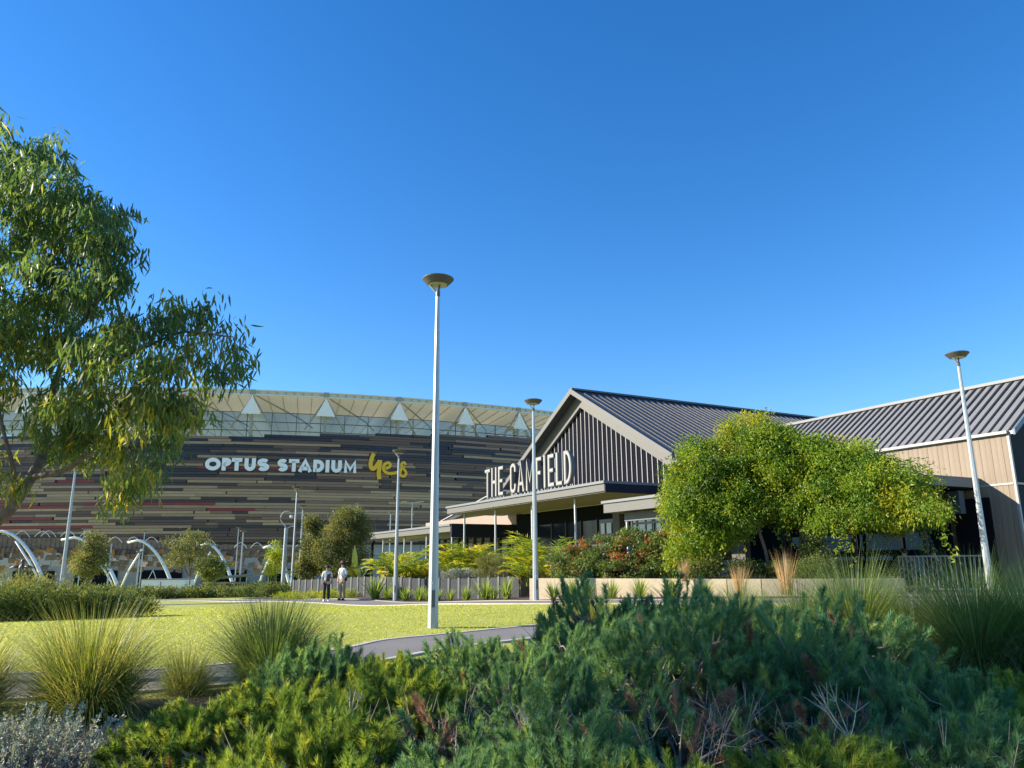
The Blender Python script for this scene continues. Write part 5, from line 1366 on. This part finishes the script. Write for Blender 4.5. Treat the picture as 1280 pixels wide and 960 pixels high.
def person(px, py, D, H, rz, top, trouser, shoe, hat, label, bag):
    p = atY(px, py, D); p[2] = float(ground(p[0], p[1])) + .02
    t = thing('person', tuple(p), label, 'person', None, rz); k = H / 1.75
    S = lambda *a: [np.array(q) * k for q in a]
    hz = .90
    V_ = S((0, 0, .95), (0, 0, 1.12), (0, 0, 1.32), (0, 0, 1.45), (0, .0, 1.53), (0, -.015, 1.60), (0, -.01, 1.69), (-.09, 0, .88), (-.105, -.01, .50), (-.105, .02, .09), (-.115, -.13, .045), (.09, 0, .88), (.105, -.01, .50), (.11, .02, .09), (.12, -.13, .045),
           (-.175, 0, 1.41), (-.235, .02, 1.15), (-.215, -.06, .90), (-.205, -.09, .81), (.175, 0, 1.41), (.24, .02, 1.15), (.225, -.10, .92), (.20, -.14, .84))
    E_ = [(0, 1), (1, 2), (2, 3), (3, 4), (4, 5), (5, 6), (0, 7), (7, 8), (8, 9), (9, 10), (0, 11), (11, 12), (12, 13), (13, 14), (3, 15), (15, 16), (16, 17), (17, 18), (3, 19), (19, 20), (20, 21), (21, 22)]
    R_ = [(.13, .10), (.13, .095), (.145, .10), (.10, .075), .052, (.072, .085), (.07, .085), .08, .055, .042, .035, .08, .055, .042, .035, .055, .042, .034, .03, .055, .042, .034, .03]
    R_ = [r * k if np.isscalar(r) else (r[0] * k, r[1] * k) for r in R_]
    body = skin('body', V_, E_, R_, M_SKIN, t)
    # shirt
    sv = S((0, 0, .90), (0, 0, 1.12), (0, 0, 1.32), (0, 0, 1.44), (-.175, 0, 1.41), (-.23, .02, 1.17), (.175, 0, 1.41), (.235, .02, 1.17))
    skin('shirt', sv, [(0, 1), (1, 2), (2, 3), (3, 4), (4, 5), (3, 6), (6, 7)], [(.165 * k, .125 * k), (.165 * k, .12 * k), (.175 * k, .125 * k), (.115 * k, .09 * k), .075 * k, .065 * k, .075 * k, .065 * k], top, t)
    tvv = S((0, 0, .97), (-.09, 0, .88), (-.105, -.01, .50), (-.108, .02, .10), (.09, 0, .88), (.105, -.01, .50), (.11, .02, .10))
    skin('trousers', tvv, [(0, 1), (1, 2), (2, 3), (0, 4), (4, 5), (5, 6)], [(.15 * k, .115 * k), .098 * k, .082 * k, .07 * k, .098 * k, .082 * k, .07 * k], trouser, t)
    for s_ in (-1, 1):
        b = MB(); b.lathe([(.05 * k, 0), (.058 * k, .03 * k), (.04 * k, .085 * k), (.015 * k, .1 * k)], (0, 0, 0), 10)
        o = b.build('shoe', shoe, t, smooth=True); o.location = (s_ * .112 * k, -.05 * k, 0); o.scale = (.95, 2.2, 1)
        b = MB(); b.box((s_ * .033 * k, -.095 * k, 1.665 * k), (.011 * k, 0, 0), (0, .006 * k, 0), (0, 0, .007 * k)); b.build('eye', M_HAIR, body)
    b = MB(); b.tube([(0, -.09 * k, 1.665 * k), (0, -.125 * k, 1.635 * k), (0, -.10 * k, 1.62 * k)], [.010 * k, .017 * k, .012 * k], 6); b.build('nose', M_SKIN, body, smooth=True)
    b = MB(); b.box((0, -.098 * k, 1.585 * k), (.024 * k, 0, 0), (0, .006 * k, 0), (0, 0, .006 * k)); b.build('mouth', mat('lips', (.3, .12, .10), .6), body)
    b = MB(); b.lathe([(.098 * k, 1.625 * k), (.105 * k, 1.69 * k), (.09 * k, 1.75 * k), (.03 * k, 1.785 * k)], (0, .015 * k, 0), 14); b.build('hair', M_HAIR, t, smooth=True)
    if hat:
        b = MB(); b.lathe([(.20 * k, 1.705 * k), (.205 * k, 1.72 * k), (.115 * k, 1.735 * k), (.11 * k, 1.80 * k), (.08 * k, 1.835 * k), (.01 * k, 1.84 * k)], (0, 0, 0), 18); b.build('hat', mat('hat_brown', (.07, .05, .04), .8), t, smooth=True)
    if bag == 'hip':
        b = MB(); b.tube([(-.16 * k, -.135 * k, 1.40 * k), (0, -.17 * k, 1.2 * k), (.2 * k, -.14 * k, 1.04 * k)], .016, 5); s = b.build('bag_strap', M_HAIR, t)
        b = MB(); b.lathe([(.02, -.10), (.085, -.07), (.095, .05), (.03, .09)], (.25 * k, -.08, .98 * k), 10); b.build('bag', M_HAIR, t, smooth=True)
    if bag == 'sling':
        b = MB(); b.box((.06 * k, -.165 * k, 1.16 * k), (.085, 0, .02), (0, .03, 0), (.03, 0, .17)); b.build('bag', mat('bag_maroon', (.10, .035, .05), .7), t)
        b = MB(); b.box((.10 * k, -.20 * k, .92 * k), (.10, 0, .03), (0, .02, 0), (-.02, 0, .06)); b.build('folded_jacket', mat('jacket_tan', (.38, .33, .26), .8), t)
M_SHIRT = mat('shirt_white', (.68, .70, .75), .8, 0, .08, 9)
person(407.5, 752, 38.6, 1.68, .25, M_SHIRT, mat('trouser_black', (.015, .015, .02), .8), M_WHITE, False, 'person in white shirt and black trousers with maroon bag on the path', 'sling')
person(427, 751, 39.0, 1.80, -.5, mat('shirt_white_blue', (.70, .72, .78), .8, 0, .06, 9), mat('trouser_khaki', (.30, .25, .18), .85), M_HAIR, True, 'person in brown hat, white shirt and khaki trousers with black shoulder bag', 'hip')
def seated(px, D, rz, label):
    p = GD(px, D); p[2] += .03; t = thing('person', tuple(p), label, 'person', None, rz)
    V_ = [np.array(q) for q in ((0, 0, .52), (0, .02, .75), (0, 0, .95), (0, -.02, 1.05), (0, -.04, 1.12), (0, -.06, 1.18), (0, -.06, 1.27), (-.1, -.05, .52), (-.12, -.45, .53), (-.12, -.47, .10), (-.12, -.58, .05), (.1, -.05, .52), (.12, -.45, .53), (.12, -.47, .10), (.12, -.58, .05),
          (-.18, 0, 1.0), (-.25, -.08, .76), (-.14, -.30, .74), (-.08, -.36, .76), (.18, 0, 1.0), (.25, -.1, .78), (.12, -.26, .95), (.06, -.22, 1.06))]
    E_ = [(0, 1), (1, 2), (2, 3), (3, 4), (4, 5), (5, 6), (0, 7), (7, 8), (8, 9), (9, 10), (0, 11), (11, 12), (12, 13), (13, 14), (3, 15), (15, 16), (16, 17), (17, 18), (3, 19), (19, 20), (20, 21), (21, 22)]
    R_ = [(.15, .12), (.15, .11), (.16, .11), (.1, .08), .05, (.072, .085), (.07, .085), .09, .065, .05, .04, .09, .065, .05, .04, .06, .048, .038, .033, .06, .048, .038, .033]
    skin('body', V_, E_, R_, M_SKIN, t)
    skin('jacket', [V_[i] for i in (0, 1, 2, 3, 15, 16, 17, 19, 20, 21)], [(0, 1), (1, 2), (2, 3), (3, 4), (4, 5), (5, 6), (3, 7), (7, 8), (8, 9)], [(.17, .135), (.17, .125), (.178, .125), (.11, .09), .075, .06, .05, .075, .06, .05], mat('jacket_black', (.02, .022, .028), .8), t)
    skin('trousers', [V_[i] for i in (0, 7, 8, 9, 11, 12, 13)], [(0, 1), (1, 2), (2, 3), (0, 4), (4, 5), (5, 6)], [(.165, .13), .105, .082, .065, .105, .082, .065], mat('trouser_black', (.015, .015, .02), .8), t)
    b = MB(); b.lathe([(.10, 1.19), (.108, 1.27), (.09, 1.33), (.02, 1.36)], (0, -.04, 0), 12); b.build('hair', M_HAIR, t, smooth=True)
    c = thing('chair', (p[0], p[1], p[2] - .02), 'dark terrace chair beside the ' + ('balustrade' if 'balustrade' in label else 'blue glass panels'), 'chair', 'terrace chairs', rz)
    b = MB(); b.box((0, -.16, .41), (.24, 0, 0), (0, .24, 0), (0, 0, .02)); b.build('seat', M_WALLTOP, c)
    b = MB(); b.box((0, .16, .68), (.22, 0, 0), (0, .02, .01), (0, .05, .2)); b.build('backrest', M_WALLTOP, c)
    for x_ in (-.21, .21):
        for y_ in (-.37, .1): b = MB(); b.tube([(x_, y_, 0), (x_, y_, .4)], .016, 5); b.build('leg', M_WALLTOP, c)
seated(1173, 25.9, -.5, 'person in black seated by the balustrade lifting a hand')
seated(1134, 26.6, .9, 'person in black seated by the glass under the vine')

# put each large thing's empty at its own base
for o_, b_ in ((st, cp(thm, -3.6)), (tv, BL(4, 4, .4)), (sg, cp(cyl(350, 582)[0], tz0, SR + .4)), (ys_, cp(cyl(484, 582)[0], tz0, SR + .4))):
    o_.location = tuple(b_)
    for c_ in o_.children: c_.location = c_.location - Vector(b_)
